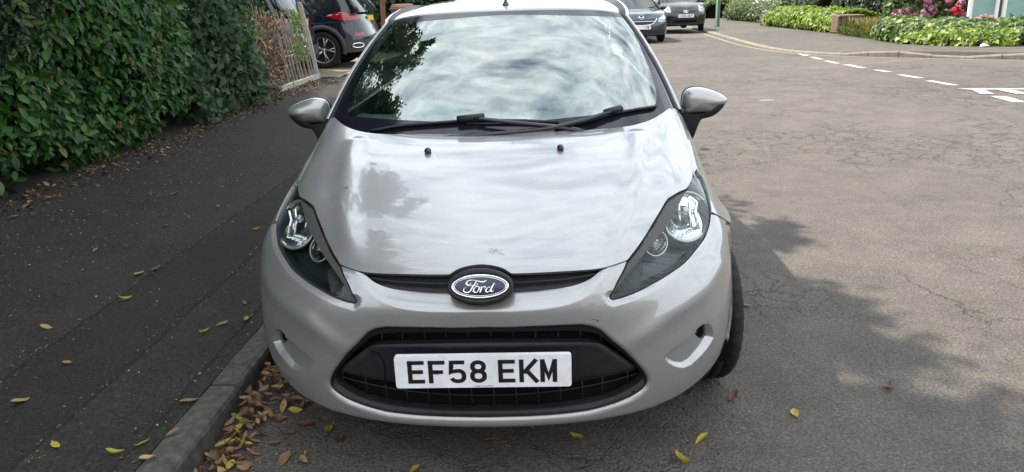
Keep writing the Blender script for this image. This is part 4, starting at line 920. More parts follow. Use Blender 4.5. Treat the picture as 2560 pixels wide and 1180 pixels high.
# tail: hatch and bumper
tv=[];m=25
for z,yo in ((.30,3.86),(.45,3.93),(.70,3.93),(.95,3.90),(1.05,3.84),(1.22,3.70),(1.34,3.52)):
    hw=float(fx(3.75,z)) if z<1.0 else .70-(z-1.0)*.42
    for t in np.linspace(-1,1,m): tv.append((hw*t,yo-.10*abs(t)**3,z))
mesh('tailgate',tv,grid(7,m),MT['paint'],CAR)
# --------- door mirrors
capo=[(.795,.983),(.797,1.000),(.801,1.018),(.812,1.034),(.826,1.042),(.845,1.046),(.868,1.0465),(.890,1.043),(.915,1.036),(.940,1.027),(.965,1.016),(.985,1.003),(.995,.993),(.997,.985),(.993,.976),(.978,.970),(.960,.964),(.948,.957),(.936,.947),(.926,.938),(.915,.9355),(.880,.934),(.850,.933),(.820,.933),(.805,.936),(.798,.949),(.795,.966)]
blko=[(.800,.937),(.856,.936),(.918,.938),(.939,.955),(.954,.967),(.986,.979),(.988,.970),(.980,.957),(.962,.936),(.934,.917),(.905,.909),(.886,.905),(.878,.893),(.872,.880),(.862,.852),(.848,.815),(.820,.79),(.790,.80),(.785,.85),(.789,.895),(.797,.915)]
def pillow(out,yf,h,back,n=9,c=None,ex=.5):
    O_=np.array(out); m=len(O_); c=O_.mean(0) if c is None else np.array(c); V=[]
    V+=[(p[0],back,p[1]) for p in (O_-c)*.93+c]
    V+=[(p[0],yf+.006,p[1]) for p in O_]
    for k in range(n):
        a=k/(n-1)*math.pi/2*.97; s=math.cos(a)**.8; V+=[(p[0],yf-h*math.sin(a),p[1]) for p in (O_-c)*s+c]
    V.append((c[0],yf-h,c[1])); F=[]; K=n+2
    for k in range(K-1):
        for i in range(m): F.append((k*m+i,(k+1)*m+i,(k+1)*m+(i+1)%m,k*m+(i+1)%m))
    for i in range(m): F.append(((K-1)*m+i,len(V)-1,(K-1)*m+(i+1)%m))
    F.append(tuple(range(m)))
    return V,F
def res2(out,step=.008):
    P=np.array(out); n=len(P); O=[]
    for i in range(n):
        p0,p1,p2,p3=P[i-1],P[i],P[(i+1)%n],P[(i+2)%n]; k=max(1,int(np.linalg.norm(p2-p1)/step))
        for q in range(k):
            f=q/k; O.append(.5*((2*p1)+(-p0+p2)*f+(2*p0-5*p1+4*p2-p3)*f**2+(-p0+3*p1-3*p2+p3)*f**3))
    return [tuple(p) for p in O]
for s in (1,-1):
    mr=empty('door_mirror'); mr.parent=CAR
    def mm(name,vf,mat,smooth=True):
        V,F=vf; V=np.array(V,float)
        if s<0: V=V*[-1,1,1]; F=[tuple(f)[::-1] for f in F]
        o=mesh(name,V,F,mat,mr,smooth); return o
    mm('mirror_cap',pillow(res2(capo),1.465,.060,1.50,12,(.872,.985)),MT['paint'])
    mm('mirror_stem',pillow(res2(blko),1.462,.030,1.50,8,(.87,.925)),MT['trim'])
    mm('mirror_rim',pillow([( (x-.89)*1.012+.891,(z-.99)*1.012+.991) for x,z in res2(capo)],1.485,.012,1.53,4,(.89,.985)),MT['trim'])
    mm('mirror_glass',([(x,1.532,z) for x,z in [((p[0]-.89)*.86+.89,(p[1]-.985)*.8+.987) for p in res2(capo)]],[tuple(range(len(res2(capo))))]),MT['mirror'],False)
# --------- wipers
def wp(u,v,off): return wpt(u,v,off)[0]
def bar(P,w,h,nrm):
    """flat tapered bar along P; w widths"""
    P=np.array(P); T=np.gradient(P,axis=0); T/=np.linalg.norm(T,axis=1)[:,None]; S_=np.cross(T,nrm); S_/=np.linalg.norm(S_,axis=1)[:,None]; V=[];F=[]
    for p,s_v,ww in zip(P,S_,w):
        for a,b in ((-1,0),(-.7,1),(.7,1),(1,0),(.8,-.4),(-.8,-.4)): V.append(p+s_v*a*ww/2+np.array(nrm)*b*h)
    m=len(P)
    for i in range(m-1):
        for k in range(6): F.append((i*6+k,i*6+(k+1)%6,(i+1)*6+(k+1)%6,(i+1)*6+k))
    F.append(tuple(range(6))[::-1]); F.append(tuple((m-1)*6+k for k in range(6))); return V,F
nWm=tuple(WS.normal(0,.5)[0])
def wiper(blade,arm,piv,hub):
    w_=empty('wiper'); w_.parent=CAR
    B=[wp(u,v,.012) for u,v in blade]; mesh('wiper_blade',*bar(B,[.006]+[.011]*(len(B)-2)+[.005],.005,nWm),MT['trim_dark'],w_)
    mesh('rubber_edge',*bar([wp(u,v,.003) for u,v in blade],[.005]*len(B),.004,nWm),MT['black'],w_)
    A_=[wp(u,v,o) for u,v,o in arm]; mesh('wiper_arm',*bar(A_,piv,.007,nWm),MT['gloss_black'],w_)
    c=wp(*hub,.020); q=wpt(hub[0]-.22,hub[1]-.03,.02)[0]; d=wpt(hub[0]+.22,hub[1]+.03,.02)[0]
    mesh('blade_clip',*bar([q,c,d],[.022,.028,.024],.012,nWm),MT['trim'],w_)
def cint(pts,n=13):
    P=np.array(pts,float); t=np.linspace(0,1,n)*(len(P)-1); return [tuple(np.interp(x,range(len(P)),P[:,k]) for k in range(P.shape[1])) for x in t]
wiper(cint([(-2.42,.06),(-1.75,.27),(-1.1,.36),(-.42,.43),(.3,.40),(.98,.31)]),cint([(1.5,.04,.006),(.9,.17,.020),(.3,.27,.026),(-.40,.43,.024)]),[.022]*3+[.017]*8+[.013]*2,(-.42,.44))
wiper(cint([(.90,.15),(1.4,.26),(2.1,.41),(2.8,.40),(3.47,.33)]),cint([(-.9,.02,.006),(-.1,.08,.012),(.8,.13,.020),(1.5,.26,.026),(2.1,.42,.024)]),[.022]*3+[.017]*8+[.013]*2,(2.1,.43))
# cowl: dark tray between bonnet and glass
us=np.linspace(-5.6,5.6,41); a_=BODY(us,np.full(41,12.))-.018*BODY.normal(us,np.full(41,11.9)); uw=us/5.6*5; b_=wpt(uw,np.full(41,.02),-.004); c_=wpt(uw,np.full(41,.30),-.012)
X=np.concatenate([a_-[0,.05,.03],a_,b_*.5+a_*.5-[0,0,.01],b_,c_]); mesh('cowl_panel',X,grid(5,41),MT['trim_dark'],CAR)
# nozzles
for s in (-1,1):
    p=BODY(1.179*s,10.773)[0]; bm=bmesh.new(); bmesh.ops.create_uvsphere(bm,u_segments=14,v_segments=9,radius=.0135); 
    for v in bm.verts: v.co=Vector((v.co.x*.95,v.co.y*1.45,max(v.co.z,-.003)*1.0))+Vector(tuple(p))+Vector((0,0,.006))
    bmobj('washer_nozzle',bm,MT['gloss_black'],CAR,True)
# --------- wheels
def wheel_meshes(rad,width,rim_r,spokes,mat_rim,dx=0):
    w=width/2; bw=rad-rim_r
    prof=[(rim_r*.98,-w*.80),(rim_r+.01,-w*.97),(rim_r+bw*.45,-w*1.04),(rad-.022,-w*.98),(rad-.008,-w*.86),(rad,-w*.70)]
    for g in (-.38,0,.38): prof+=[(rad,w*g-.007),(rad-.007,w*g-.005),(rad-.007,w*g+.005),(rad,w*g+.007)]
    prof+=[(rad,w*.70),(rad-.008,w*.86),(rad-.022,w*.98),(rim_r+bw*.45,w*1.04),(rim_r+.01,w*.97),(rim_r*.98,w*.80)]
    ty=lathe(prof,112); TV=[]
    m_=len(prof)
    for q,(x,y,z) in enumerate(ty[0]):
        k_=q//m_; r_=math.hypot(y,z); f_=1-(.0055/r_ if (k_%3==0 and r_>rad-.03 and abs(x)>w*.34) else 0); TV.append((x,y*f_,z*f_))
    ty=(TV,ty[1])
    rim=lathe([(rim_r*.70,-w*.8),(rim_r*.99,-w*.86),(rim_r*.97,w*.2),(rim_r*.96,w*.62),(rim_r*1.02,w*.86),(rim_r*1.0,w*.92),(rim_r*.94,w*.80),(rim_r*.90,w*.45)],48)
    disc=lathe([(rim_r*.93,w*.10),(.02,w*.12)],32)
    parts=[rim]
    for k in range(spokes):
        for dd in ((-.10,.10) if spokes<8 else (0,)):
            a=2*math.pi*k/spokes; a2=a+dd*1.6
            P=[(w*.55,.04*math.cos(a),.04*math.sin(a)),(w*.66,.5*rim_r*math.cos(a+dd*.9),.5*rim_r*math.sin(a+dd*.9)),(w*.74,.97*rim_r*math.cos(a2),.97*rim_r*math.sin(a2))]
            parts.append(tube(P,[.022,.013,.014],6))
    hub=lathe([(.0,w*.70),(.03,w*.69),(.036,w*.6),(.055,w*.5),(.06,w*.3)],20); parts.append(hub)
    return ty,merge(parts),disc
def make_wheel(parent,loc,rz,rad,width,rim_r,spokes,mat_rim,side,name='wheel'):
    e=empty(name,loc,rz); e.parent=parent
    ty,rm,dc=wheel_meshes(rad,width,rim_r,spokes,mat_rim)
    for nme,(V,F),mat in (('tyre',ty,MT['rubber']),('rim',rm,mat_rim),('brake_disc',dc,MT['trim_dark'])):
        V=np.array([tuple(v) for v in V])
        if side<0: V=V*[-1,1,1]; F=[tuple(f)[::-1] for f in F]
        mesh(nme,V,F,mat,e)
    return e
MT['steel']=pm('wheel_cover_silver',(.40,.41,.42),.4,.6)
for s in (1,-1):
    make_wheel(CAR,(s*.762,.800,.292),R(6),.292,.195,.19,7,MT['steel'],s)
    make_wheel(CAR,(s*.745,3.289,.292),0,.292,.195,.19,7,MT['steel'],s)
    # arch liner
    for y0 in (.80,3.289):
        V=[];m=20
        for x in (.45,.805):
            for a in np.linspace(R(-10),R(190),m): V.append((s*x,y0-.375*math.cos(a),.29+.375*math.sin(a)))
        mesh('arch_liner',V,grid(2,m),MT['black'],CAR)
box('floor_pan',(0,2.1,.26),(1.5,2.9,.10),MT['black'],CAR); box('engine_bay',(0,.62,.42),(1.0,.75,.42),MT['black'],CAR)
# under-lip closing strip
us=np.linspace(-7.5,7.5,61); a_=BODY(us,np.zeros(61)); b_=a_*[.86,1,1]+[0,.30,.035]; mesh('undertray',np.concatenate([a_+[0,0.003,.003],b_]),grid(2,61),MT['trim_dark'],CAR)
# --------- cabin
us=np.linspace(-4.7,4.7,31); a_=wpt(us,np.full(31,.25),-.035); b_=wpt(us,np.full(31,.55),-.030); 
rows=[a_]
for yy,zz in ((1.18,.945),(1.35,.960),(1.50,.955),(1.60,.90),(1.64,.75)):
    q=a_.copy(); q[:,0]=a_[:,0]*.98; q[:,1]=yy+.10*np.abs(us/4.7)**3*(0 if yy>1.5 else 1); q[:,2]=zz; rows.append(q)
mesh('dashboard',np.concatenate(rows),grid(len(rows),31)[:,::-1],MT['dash'],CAR)
V,F=lathe([(0,.09),(.10,.08),(.14,.03),(.15,-.06)],24,'y'); V=[(x-.36,1.47-abs(z)*.0+y*-.6,max(z,-.02)*.45+.955) for x,y,z in V]; mesh('instrument_binnacle',V,F,MT['dash'],CAR)
st=empty('steering_wheel'); st.parent=CAR; tl_=Matrix.Rotation(R(-62),3,'X')
pts=[tuple(np.array(tl_@Vector((.185*math.cos(t),.185*math.sin(t),0)))+[-.36,1.72,.90]) for t in np.linspace(0,2*math.pi,36,endpoint=False)]
mesh('wheel_rim',*tube(pts,.016,8,closed=True),MT['trim'],st)
mesh('wheel_hub',*merge([tube([tuple(np.array(tl_@Vector(p))+[-.36,1.72,.90]) for p in q],.022,6) for q in ([(-.18,0,0),(.18,0,0)],[(0,-.18,0),(0,.02,0)])]),MT['trim'],st)
for s in (-1,1):
    se=empty('front_seat'); se.parent=CAR
    bm=bmesh.new(); add_box(bm,(s*.36,2.28,.82),(.46,.13,.62),Matrix.Rotation(R(-16),3,'X')); bmobj('backrest',bm,MT['seat'],se,True,bevel=.05,seg=4)
    bm=bmesh.new(); add_box(bm,(s*.36,2.40,1.20),(.26,.09,.19),Matrix.Rotation(R(-12),3,'X')); bmobj('headrest',bm,MT['seat'],se,True,bevel=.04,seg=4)
    bm=bmesh.new(); add_box(bm,(s*.36,2.0,.52),(.48,.5,.15)); bmobj('seat_cushion',bm,MT['seat'],se,True,bevel=.05,seg=3)
bm=bmesh.new(); add_box(bm,(0,3.1,.85),(1.2,.14,.6),Matrix.Rotation(R(-18),3,'X')); bmobj('rear_seat',bm,MT['seat'],CAR,True,bevel=.05,seg=3)
# bird droppings / bare patch on the bonnet
MT['mark']=pm('dirt_mark',(.12,.10,.085),.8)
def marks(name,px,mat,sz):
    V=[];F=[]
    for (u,v) in px:
        c,n=sev([u],[v],'hood',.0006); c=c[0];n=n[0]; a=np.cross(n,[0,1,0]);a/=np.linalg.norm(a);b=np.cross(n,a); k=random.randint(5,7); r0=sz*random.uniform(.5,1.3); o=len(V)
        for i in range(k): t=2*math.pi*i/k; r=r0*random.uniform(.5,1.2); V.append(c+a*r*math.cos(t)+b*r*1.3*math.sin(t))
        F.append(tuple(range(o,o+k)))
    o=mesh(name,V,F,mat,CAR,False); o['kind']='stuff'; return o
random.seed(3)
marks('bare_paint_patch',[(.20+random.gauss(0,.045),7.42+random.gauss(0,.05)) for _ in range(34)]+[(.27+random.gauss(0,.04),7.28) for _ in range(3)],MT['mark'],.0014)
marks('stone_chip',[(random.uniform(-2.3,2.6),random.uniform(7.1,11.5)) for _ in range(46)],MT['mark'],.0012)
marks('stone_chip',[(-2.9+random.gauss(0,.05),9.35+random.gauss(0,.03)) for _ in range(9)],MT['mark'],.003)
# scuffs on the bumper
def scuff(name,pts,sz,mat,n=1):
    V=[];F=[]
    for (u,v,w,h) in pts:
        c,nn_=sev([u],[v],'bumper',.0005); c=c[0]; nn_=nn_[0]; a=np.cross([0,0,1],nn_);a/=np.linalg.norm(a);b=np.cross(nn_,a); k=7;o=len(V)
        for i in range(k): t=2*math.pi*i/k; r=random.uniform(.5,1.2); V.append(c+a*r*w*math.cos(t)+b*r*h*math.sin(t))
        F.append(tuple(range(o,o+k)))
    o=mesh(name,V,F,mat,CAR,False); o['kind']='stuff'
scuff('scuff',[(3.86,3.9,.0018,.004),(1.72,4.27,.008,.0012),(1.80,4.20,.002,.003),(1.78,4.24,.006,.001),(2.02,5.0,.0015,.0015),(2.28,1.79,.007,.003),(2.52,1.93,.006,.004),(2.05,1.66,.010,.003),(2.12,1.60,.004,.003),(1.85,1.585,.012,.002)],1,MT['black'])

# ======================================================================= vegetation
LS_V=np.array([(0,0,0),(.33,.5,.07),(.33,0,0),(.33,-.5,.07),(.72,.40,.02),(.72,0,-.05),(.72,-.40,.02),(1,0,-.14)]); LS_F=np.array([(0,2,1),(0,3,2),(1,2,5),(1,5,4),(2,3,6),(2,6,5),(4,5,7),(5,6,7)])
LB_V=np.array([(0,0,0),(.5,.5,.08),(1,0,-.05),(.5,-.5,.08)]); LB_F=np.array([(0,2,1),(0,3,2)])
IV_V=np.array([(0,0,0),(.12,.42,.02),(.48,.50,.03),(.62,.24,.0),(1,0,-.10),(.62,-.24,.0),(.48,-.50,.03),(.12,-.42,.02),(.4,0,-.03)]); IV_F=np.array([(8,i,(i+1)%8) for i in range(8)])[:,::-1]
IV_F=np.array([(8,(i+1)%8,i) for i in range(8)])
def leaves(name,C,Nrm,size,mat,parent=None,aspect=.42,shape='L',droop=.4,rs=None,kind='stuff',spread=.6,seed=0):
    """cloud of leaves as one mesh. C centres, Nrm preferred facing"""
    g=np.random.default_rng(seed+len(C)); n=len(C); Vt,Ft={'L':(LS_V,LS_F),'B':(LB_V,LB_F),'I':(IV_V,IV_F)}[shape]
    Nn=Nrm+g.normal(0,spread,(n,3)); Nn/=np.linalg.norm(Nn,axis=1)[:,None]+1e-9
    ax=g.normal(0,1,(n,3))+np.array([0,0,-droop*2.2]); ax-=Nn*(ax*Nn).sum(1)[:,None]; ax/=np.linalg.norm(ax,axis=1)[:,None]+1e-9; bx=np.cross(Nn,ax)
    s=np.asarray(size)*g.uniform(.65,1.25,n) if np.ndim(size)==0 else size; w=s*aspect*g.uniform(.8,1.2,n)
    V=(C[:,None,:]+ax[:,None,:]*(Vt[None,:,0:1]*s[:,None,None])+bx[:,None,:]*(Vt[None,:,1:2]*w[:,None,None])+Nn[:,None,:]*(Vt[None,:,2:3]*s[:,None,None])).reshape(-1,3)
    F=(Ft[None]+np.arange(n)[:,None,None]*len(Vt)).reshape(-1,3)
    o=mesh(name,V,F,mat,parent,False); at=o.data.attributes.new('rnd','FLOAT','FACE'); r=g.uniform(0,1,n) if rs is None else rs; at.data.foreach_set('value',np.repeat(r,len(Ft)).astype(np.float32))
    if kind: o['kind']=kind
    return o
def fbm(P,sc,seed=0):
    return np.array([noise.fractal(Vector((p[0]*sc+seed,p[1]*sc,p[2]*sc)),1.0,2.0,4) for p in P])
MT['laurel']=mat_leaf('laurel_leaf',[(0,(.010,.042,.010)),(.45,(.020,.080,.014)),(.8,(.042,.125,.020)),(.94,(.085,.170,.028)),(1,(.14,.085,.025))],.42,.22,False,2.5,.30)
MT['laurel_o']=mat_leaf('laurel_leaf_single',[(0,(.016,.050,.014)),(.5,(.028,.082,.018)),(.85,(.055,.130,.026)),(1,(.11,.17,.04))],.36,.22,True,2.5,.38)
MT['yew']=mat_leaf('yew_needles',[(0,(.006,.016,.008)),(1,(.018,.042,.016))],.6,.05)
MT['ivy_dark']=mat_leaf('ivy_leaf_dark',[(0,(.010,.036,.014)),(.6,(.022,.066,.024)),(.93,(.05,.11,.04)),(1,(.16,.08,.04))],.5,.2,False,3,.25)
MT['ivy_bright']=mat_leaf('ivy_leaf_bright',[(0,(.05,.11,.02)),(.5,(.14,.22,.03)),(1,(.30,.36,.05))],.45,.30)
MT['ivy_mid']=mat_leaf('ivy_leaf_mid',[(0,(.035,.08,.028)),(.55,(.085,.15,.045)),(1,(.20,.25,.06))],.40,.25)
MT['shrub_dark']=mat_leaf('shrub_leaf_dark',[(0,(.02,.045,.025)),(1,(.06,.10,.055))],.5,.2)
MT['shrub_mid']=mat_leaf('shrub_leaf_mid',[(0,(.04,.08,.025)),(1,(.12,.18,.06))],.5,.25)
MT['crown']=mat_leaf('tree_leaf',[(0,(.02,.05,.015)),(1,(.055,.11,.03))],.45,.25)
MT['bark']=mat_noise('bark',(.05,.04,.03),(.12,.10,.08),12,.9,.01)
MT['deadvine']=mat_leaf('dead_vine',[(0,(.06,.035,.020)),(.6,(.18,.12,.075)),(1,(.34,.26,.17))],.8,0)
MT['soil']=mat_noise('soil',(.018,.013,.009),(.045,.034,.024),8,.95,.01)
# ---- laurel hedge
def hx(y,z):
    """face of the hedge"""
    b=np.interp(z,[0,.15,.45,1.0,1.6,2.4,3.2,3.6],[-3.98,-3.90,-3.70,-3.56,-3.52,-3.6,-3.9,-4.5]); return b-.55*np.clip((np.asarray(y)-5.7)/1.2,0,1)**1.6*np.clip(np.asarray(z)*1.1,0.15,1)
def hedge_core(name,x0,y0,y1,zt,mat,parent,seed,inset=.28,xf=hx,zb=.15):
    ys=np.linspace(y0,y1,40); zs=np.linspace(zb,zt,24); yy,zz=np.meshgrid(ys,zs,indexing='ij'); X=xf(yy,zz)-inset; P=np.stack([X.ravel(),yy.ravel(),zz.ravel()],1); P[:,0]+=.12*fbm(P,1.6,seed)
    V=np.concatenate([P,P+[-2.0,0,0]]); F=grid(40,24).tolist(); n=len(P); F+=[tuple(q+n for q in f)[::-1] for f in F]
    for i in range(39): F.append((i*24+23,(i+1)*24+23,n+(i+1)*24+23,n+i*24+23))
    for j in range(23): F.append((j,j+1,n+j+1,n+j)); F.append((39*24+j+1,39*24+j,n+39*24+j,n+39*24+j+1))
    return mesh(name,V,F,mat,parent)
LH=empty('laurel_hedge',(0,0,0),0,'tall dense hedge of big glossy laurel leaves along the left pavement','hedge')
MT['hedge_core']=pm('hedge_inside',(.008,.010,.005),.95,spec=.05)  # near-black filler colour, stands in for the shade inside the foliage
hedge_core('dark_core',-4,-1.5,6.55,3.3,MT['hedge_core'],LH,3,zb=.42)  # solid dark core added to block light through the leaves
g=np.random.default_rng(11); n=30000; y=g.uniform(-1.5,6.7,n); z=.16+3.3*g.power(.9,n); x=hx(y,z); 
bum=np.array([noise.fractal(Vector((yy*1.3,zz*1.5,2.)),1,2,4) for yy,zz in zip(y,z)])*.16
C=np.stack([x+bum-np.abs(g.normal(0,.09,n))-.02,y,z],1); near=(z<.45); C[near,0]+=g.normal(0,.06,near.sum())-.05
low=(z<.42)&(np.sin(y*2.3)+np.sin(y*5.1+1)>.25); keep=~low; C=C[keep]; bum=bum[keep]
end=C[:,1]>6.95; 
# end face of the hedge, towards the ivy
m2=1500; ce=np.stack([g.uniform(-5.2,-3.6,m2),6.75+g.normal(0,.10,m2),g.uniform(.25,3.3,m2)],1); ce[:,0]=np.minimum(ce[:,0],hx(ce[:,1],ce[:,2])-.02); C=np.concatenate([C,ce])
NN=np.tile(np.array([.80,-.35,.35]),(len(C),1)); 
cp=np.array([.208,-1.985,1.453]); vis=(C[:,2]<1.62)&(C[:,1]>2.4)&(C[:,1]<7.2)
dist=np.linalg.norm(C-cp,axis=1); depth=C[:,0]-hx(C[:,1],C[:,2]); score=dist-2.5*depth+np.where(vis,0,99); pick=np.argsort(score)[:300]; rest=np.ones(len(C),bool); rest[pick]=False
leaves('foliage',C[rest],NN[rest],.096,MT['laurel'],LH,.44,'L',.55,seed=5,spread=.55)
# underside / overhang leaves near the ground
base_leaves=[]
for k in range(5):
    V=LS_V.copy(); V[:,1]*=.40*random.uniform(.85,1.15); V[:,2]*=random.uniform(.5,1.8); V*= .105*random.uniform(.85,1.2)
    me=bpy.data.meshes.new('leaf'); me.from_pydata([tuple(v) for v in V],[],[tuple(int(i) for i in f) for f in LS_F]); me.materials.append(MT['laurel_o']); base_leaves.append(me)
for k,i in enumerate(pick):
    o=bpy.data.objects.new('leaf',base_leaves[k%5]); COL.objects.link(o); o.parent=LH
    nn_=Vector((.80,-.45,.35))+Vector(g.normal(0,.45,3)); nn_.normalize(); ax=Vector(g.normal(0,1,3))+Vector((0,0,-1.3)); ax-=nn_*ax.dot(nn_); ax.normalize(); bx=nn_.cross(ax)
    m3=Matrix((ax,bx,nn_)).transposed(); o.matrix_local=Matrix.Translation(tuple(C[i]+[.03,0,0]))@m3.to_4x4()
# ---- dark yew at the far left
YB=empty('yew_bush',(0,0,0),0,'dark fine needled bush pushing out over the laurel hedge at the top left corner','bush')
g=np.random.default_rng(2); n=16000; d=g.normal(0,1,(n,3)); d/=np.linalg.norm(d,axis=1)[:,None]; r=g.uniform(.86,1.04,n)[:,None]; Cc=np.array([-3.86,2.75,1.95]); C=Cc+d*r*[.62,1.35,1.12]; C+=.10*np.stack([fbm(C,2.4,k*7.) for k in range(3)],1); k=(C[:,0]>-4.3); C=C[k]; d=d[k]
leaves('foliage',C,d,.055,MT['yew'],YB,.28,'B',.2,seed=3,spread=.9)
bm=bmesh.new(); bmesh.ops.create_icosphere(bm,subdivisions=4,radius=1); 
for v in bm.verts: v.co=Vector(tuple(Cc))+Vector((v.co.x*.52,v.co.y*1.22,v.co.z*1.0))
bmobj('dark_core',bm,MT['hedge_core'],YB,True)  # dark solid added inside the bush in place of inner shade
# ---- fence of split palings, leaning
MT['paling']=mat_noise('weathered_paling',(.12,.10,.08),(.30,.26,.21),16,.9,.004); MT['paling_pale']=mat_noise('pale_board',(.26,.25,.22),(.44,.42,.38),9,.8,.003)
PF=empty('paling_fence',(0,0,0),0,'old leaning fence of thin split wooden palings tangled in dead stems','fence')
yq=7.25; i=0
random.seed(21)
while yq<11.72:
    t=(yq-7.2)/4.5; x0=-3.98-.02*math.sin(yq*2); h=random.uniform(1.02,1.22)+.10*t; lean=-.07-.10*t+random.uniform(-.03,.03); ly=random.uniform(-.05,.05)-.03
    if random.random()>.10:
        bm=bmesh.new(); zb=pz(-3.98)-.02+random.choice([0,0,0,.06])
        P=[(x0,yq,zb),(x0+lean*.5+random.uniform(-.01,.01),yq+ly*.5,zb+h*.5),(x0+lean,yq+ly,zb+h)]; wdt=random.uniform(.028,.042)
        vs=[]
        for (px_,py_,pz_),tp in zip(P,(1,.95,.75)):
            for a,b in ((-1,-1),(1,-1),(1,1),(-1,1)): vs.append(bm.verts.new((px_+a*wdt*.35*tp,py_+b*wdt*.5*tp,pz_)))
        for s in range(2):
            for q in range(4): bm.faces.new((vs[s*4+q],vs[s*4+(q+1)%4],vs[s*4+4+(q+1)%4],vs[s*4+4+q]))
        bm.faces.new(vs[:4][::-1]); bm.faces.new(vs[8:])
        bmobj('paling',bm,MT['paling'],PF)
    yq+=random.uniform(.11,.165)
for zz in (.35,.95): mesh('fence_wire',*tube([(-3.99-.02*zz,7.2,pz(-4)+zz),(-3.99-.09*zz,9.5,pz(-4)+zz-.02),(-3.99-.12*zz,11.7,pz(-4)+zz)],.004,5),MT['paling'],PF)
bm=bmesh.new(); v0=[]
for (cx_,cy_,cz_,s1) in ((-3.96,11.80,pz(-4)-.02,.033),(-4.05,11.82,.85,.035),(-4.17,11.86,1.50,.037)):
    for a,b in ((-1,-1),(1,-1),(1,1),(-1,1)): v0.append(bm.verts.new((cx_+a*s1,cy_+b*s1*.7,cz_)))
for s in range(2):
    for q in range(4): bm.faces.new((v0[s*4+q],v0[s*4+(q+1)%4],v0[s*4+4+(q+1)%4],v0[s*4+4+q]))
bm.faces.new(v0[:4][::-1]); bm.faces.new(v0[8:]); bmobj('end_post',bm,MT['paling_pale'],PF,bevel=.004)
box('gravel_board',(-3.93,10.75,pz(-4)+.035),(.035,2.1,.09),MT['paling_pale'],PF,.004)
# dead stems in the fence
DV=[];DF=[];g=np.random.default_rng(9)
parts=[]
for k in range(1100):
    t=g.beta(2,2); y0=7.6+2.9*t; z0=pz(-4)+g.uniform(0,1.18)*(1-.25*abs(t-.4)); x0=-3.98-.08*z0+g.normal(0,.055); r=g.uniform(.02,.07); a0=g.uniform(0,6.28); sw=g.uniform(2,5.5); n_=7; tl=g.normal(0,.6,3); P=[]
    for i in range(n_):
        a=a0+sw*i/(n_-1); P.append((x0+r*.7*math.cos(a)+tl[0]*.03*i/3,y0+r*1.3*math.sin(a)+tl[1]*.04*i,z0+r*math.sin(a*1.3+1)+tl[2]*.03*i))
    parts.append(tube(P,g.uniform(.002,.0055),3,caps=False))
V,F=merge(parts); o=mesh('dead_stems',V,F,MT['deadvine'],PF); at=o.data.attributes.new('rnd','FLOAT','FACE'); at.data.foreach_set('value',np.repeat(g.uniform(0,1,1100),18)[:len(F)].astype(np.float32)); o['kind']='stuff'
n=1500; C=np.stack([-3.98+g.normal(0,.07,n),g.uniform(7.6,9.9,n),pz(-4)+g.uniform(0,1.2,n)],1); leaves('dead_leaves',C,np.tile([1,-.3,.2],(n,1)),.06,MT['deadvine'],PF,.5,'L',.5,seed=8,spread=.9)
# ivy growing over the fence
IF_=empty('fence_ivy',(0,0,0),0,'dark green ivy smothering the near end of the paling fence beside the laurel','ivy')
n=2900; t=g.uniform(0,1,n); y=6.45+1.9*t**1.1; z=pz(-4)+1.45*g.uniform(.03,1,n)**(.9); C=np.stack([-3.80+.10*np.sin(y*3+z*4)+g.normal(0,.07,n)+.05*z,y,z],1); leaves('foliage',C,np.tile([.9,-.5,.3],(n,1)),.085,MT['ivy_dark'],IF_,.85,'I',.5,seed=4,spread=.45)
n=1500; C=np.stack([-4.0+g.normal(0,.14,n),g.uniform(7.0,8.7,n),1.28+g.normal(0,.14,n)],1); leaves('top_growth',C,np.tile([.4,-.5,.7],(n,1)),.075,MT['ivy_mid'],IF_,.55,'L',.3,seed=6,spread=.7)
hedge_core('dark_core',-4,6.5,8.2,1.2,MT['hedge_core'],IF_,5,inset=.45,zb=.2)  # same dark light-blocking core, added behind the ivy
EI=empty('end_ivy',(0,0,0),0,'small fresh green creeper climbing the far end palings by the pale post','ivy')
n=420; y=11.15+g.normal(0,.16,n); z=pz(-4)+g.uniform(.35,1.2,n); C=np.stack([-3.98-.1*z+g.normal(0,.05,n),y+.1*z,z],1); leaves('foliage',C,np.tile([.9,-.5,.3],(n,1)),.055,MT['ivy_mid'],EI,.8,'I',.4,seed=14,spread=.6)
# ---- trees: tapered trunk, limbs and crown of leaf clumps
def tree(label,base,h,crown,seed,nleaf,size,mat,trunk_r=.17,group=None):
    """crown: list of (centre, radii)"""
    T=empty('broadleaf_tree',(0,0,0),0,label,'tree',group); g=np.random.default_rng(seed)
    b=np.array(base,float); top=np.array(crown[0][0]); parts=[tube([b,b+(top-b)*[.25,.25,.5],top*[1,1,1]],[trunk_r,trunk_r*.7,trunk_r*.25],9)]
    mesh('trunk',*merge(parts),MT['bark'],T)
    for c,r in crown:
        for q in range(6):
            e=np.array(c)+g.normal(0,.5,3)*np.array(r); s=b+(top-b)*[.3,.3,g.uniform(.45,.7)]; mid=(s+e)/2+[0,0,.3]
            mesh('limb',*tube([s,mid,e],[trunk_r*.35,trunk_r*.2,.02],6),MT['bark'],T)
    Cs=[];Ns=[]
    tot=sum(np.prod(r)**(2/3) for c,r in crown)
    for c,r in crown:
        k=int(nleaf*np.prod(r)**(2/3)/tot); nc=max(40,k//38); d=g.normal(0,1,(nc,3)); d/=np.linalg.norm(d,axis=1)[:,None]; cc=np.array(c)+d*g.uniform(.15,1.0,(nc,1))**.6*np.array(r); cs=g.uniform(.16,.42,nc)*min(r)/1.8
        idx=g.integers(0,nc,k); off=g.normal(0,1,(k,3))*cs[idx][:,None]*.55; Cs.append(cc[idx]+off); Ns.append(d[idx]*.6+[0,0,.5])
    leaves('crown',np.concatenate(Cs),np.concatenate(Ns),size,mat,T,.5,'B',.3,seed=seed,kind=None,spread=.6)
    return T
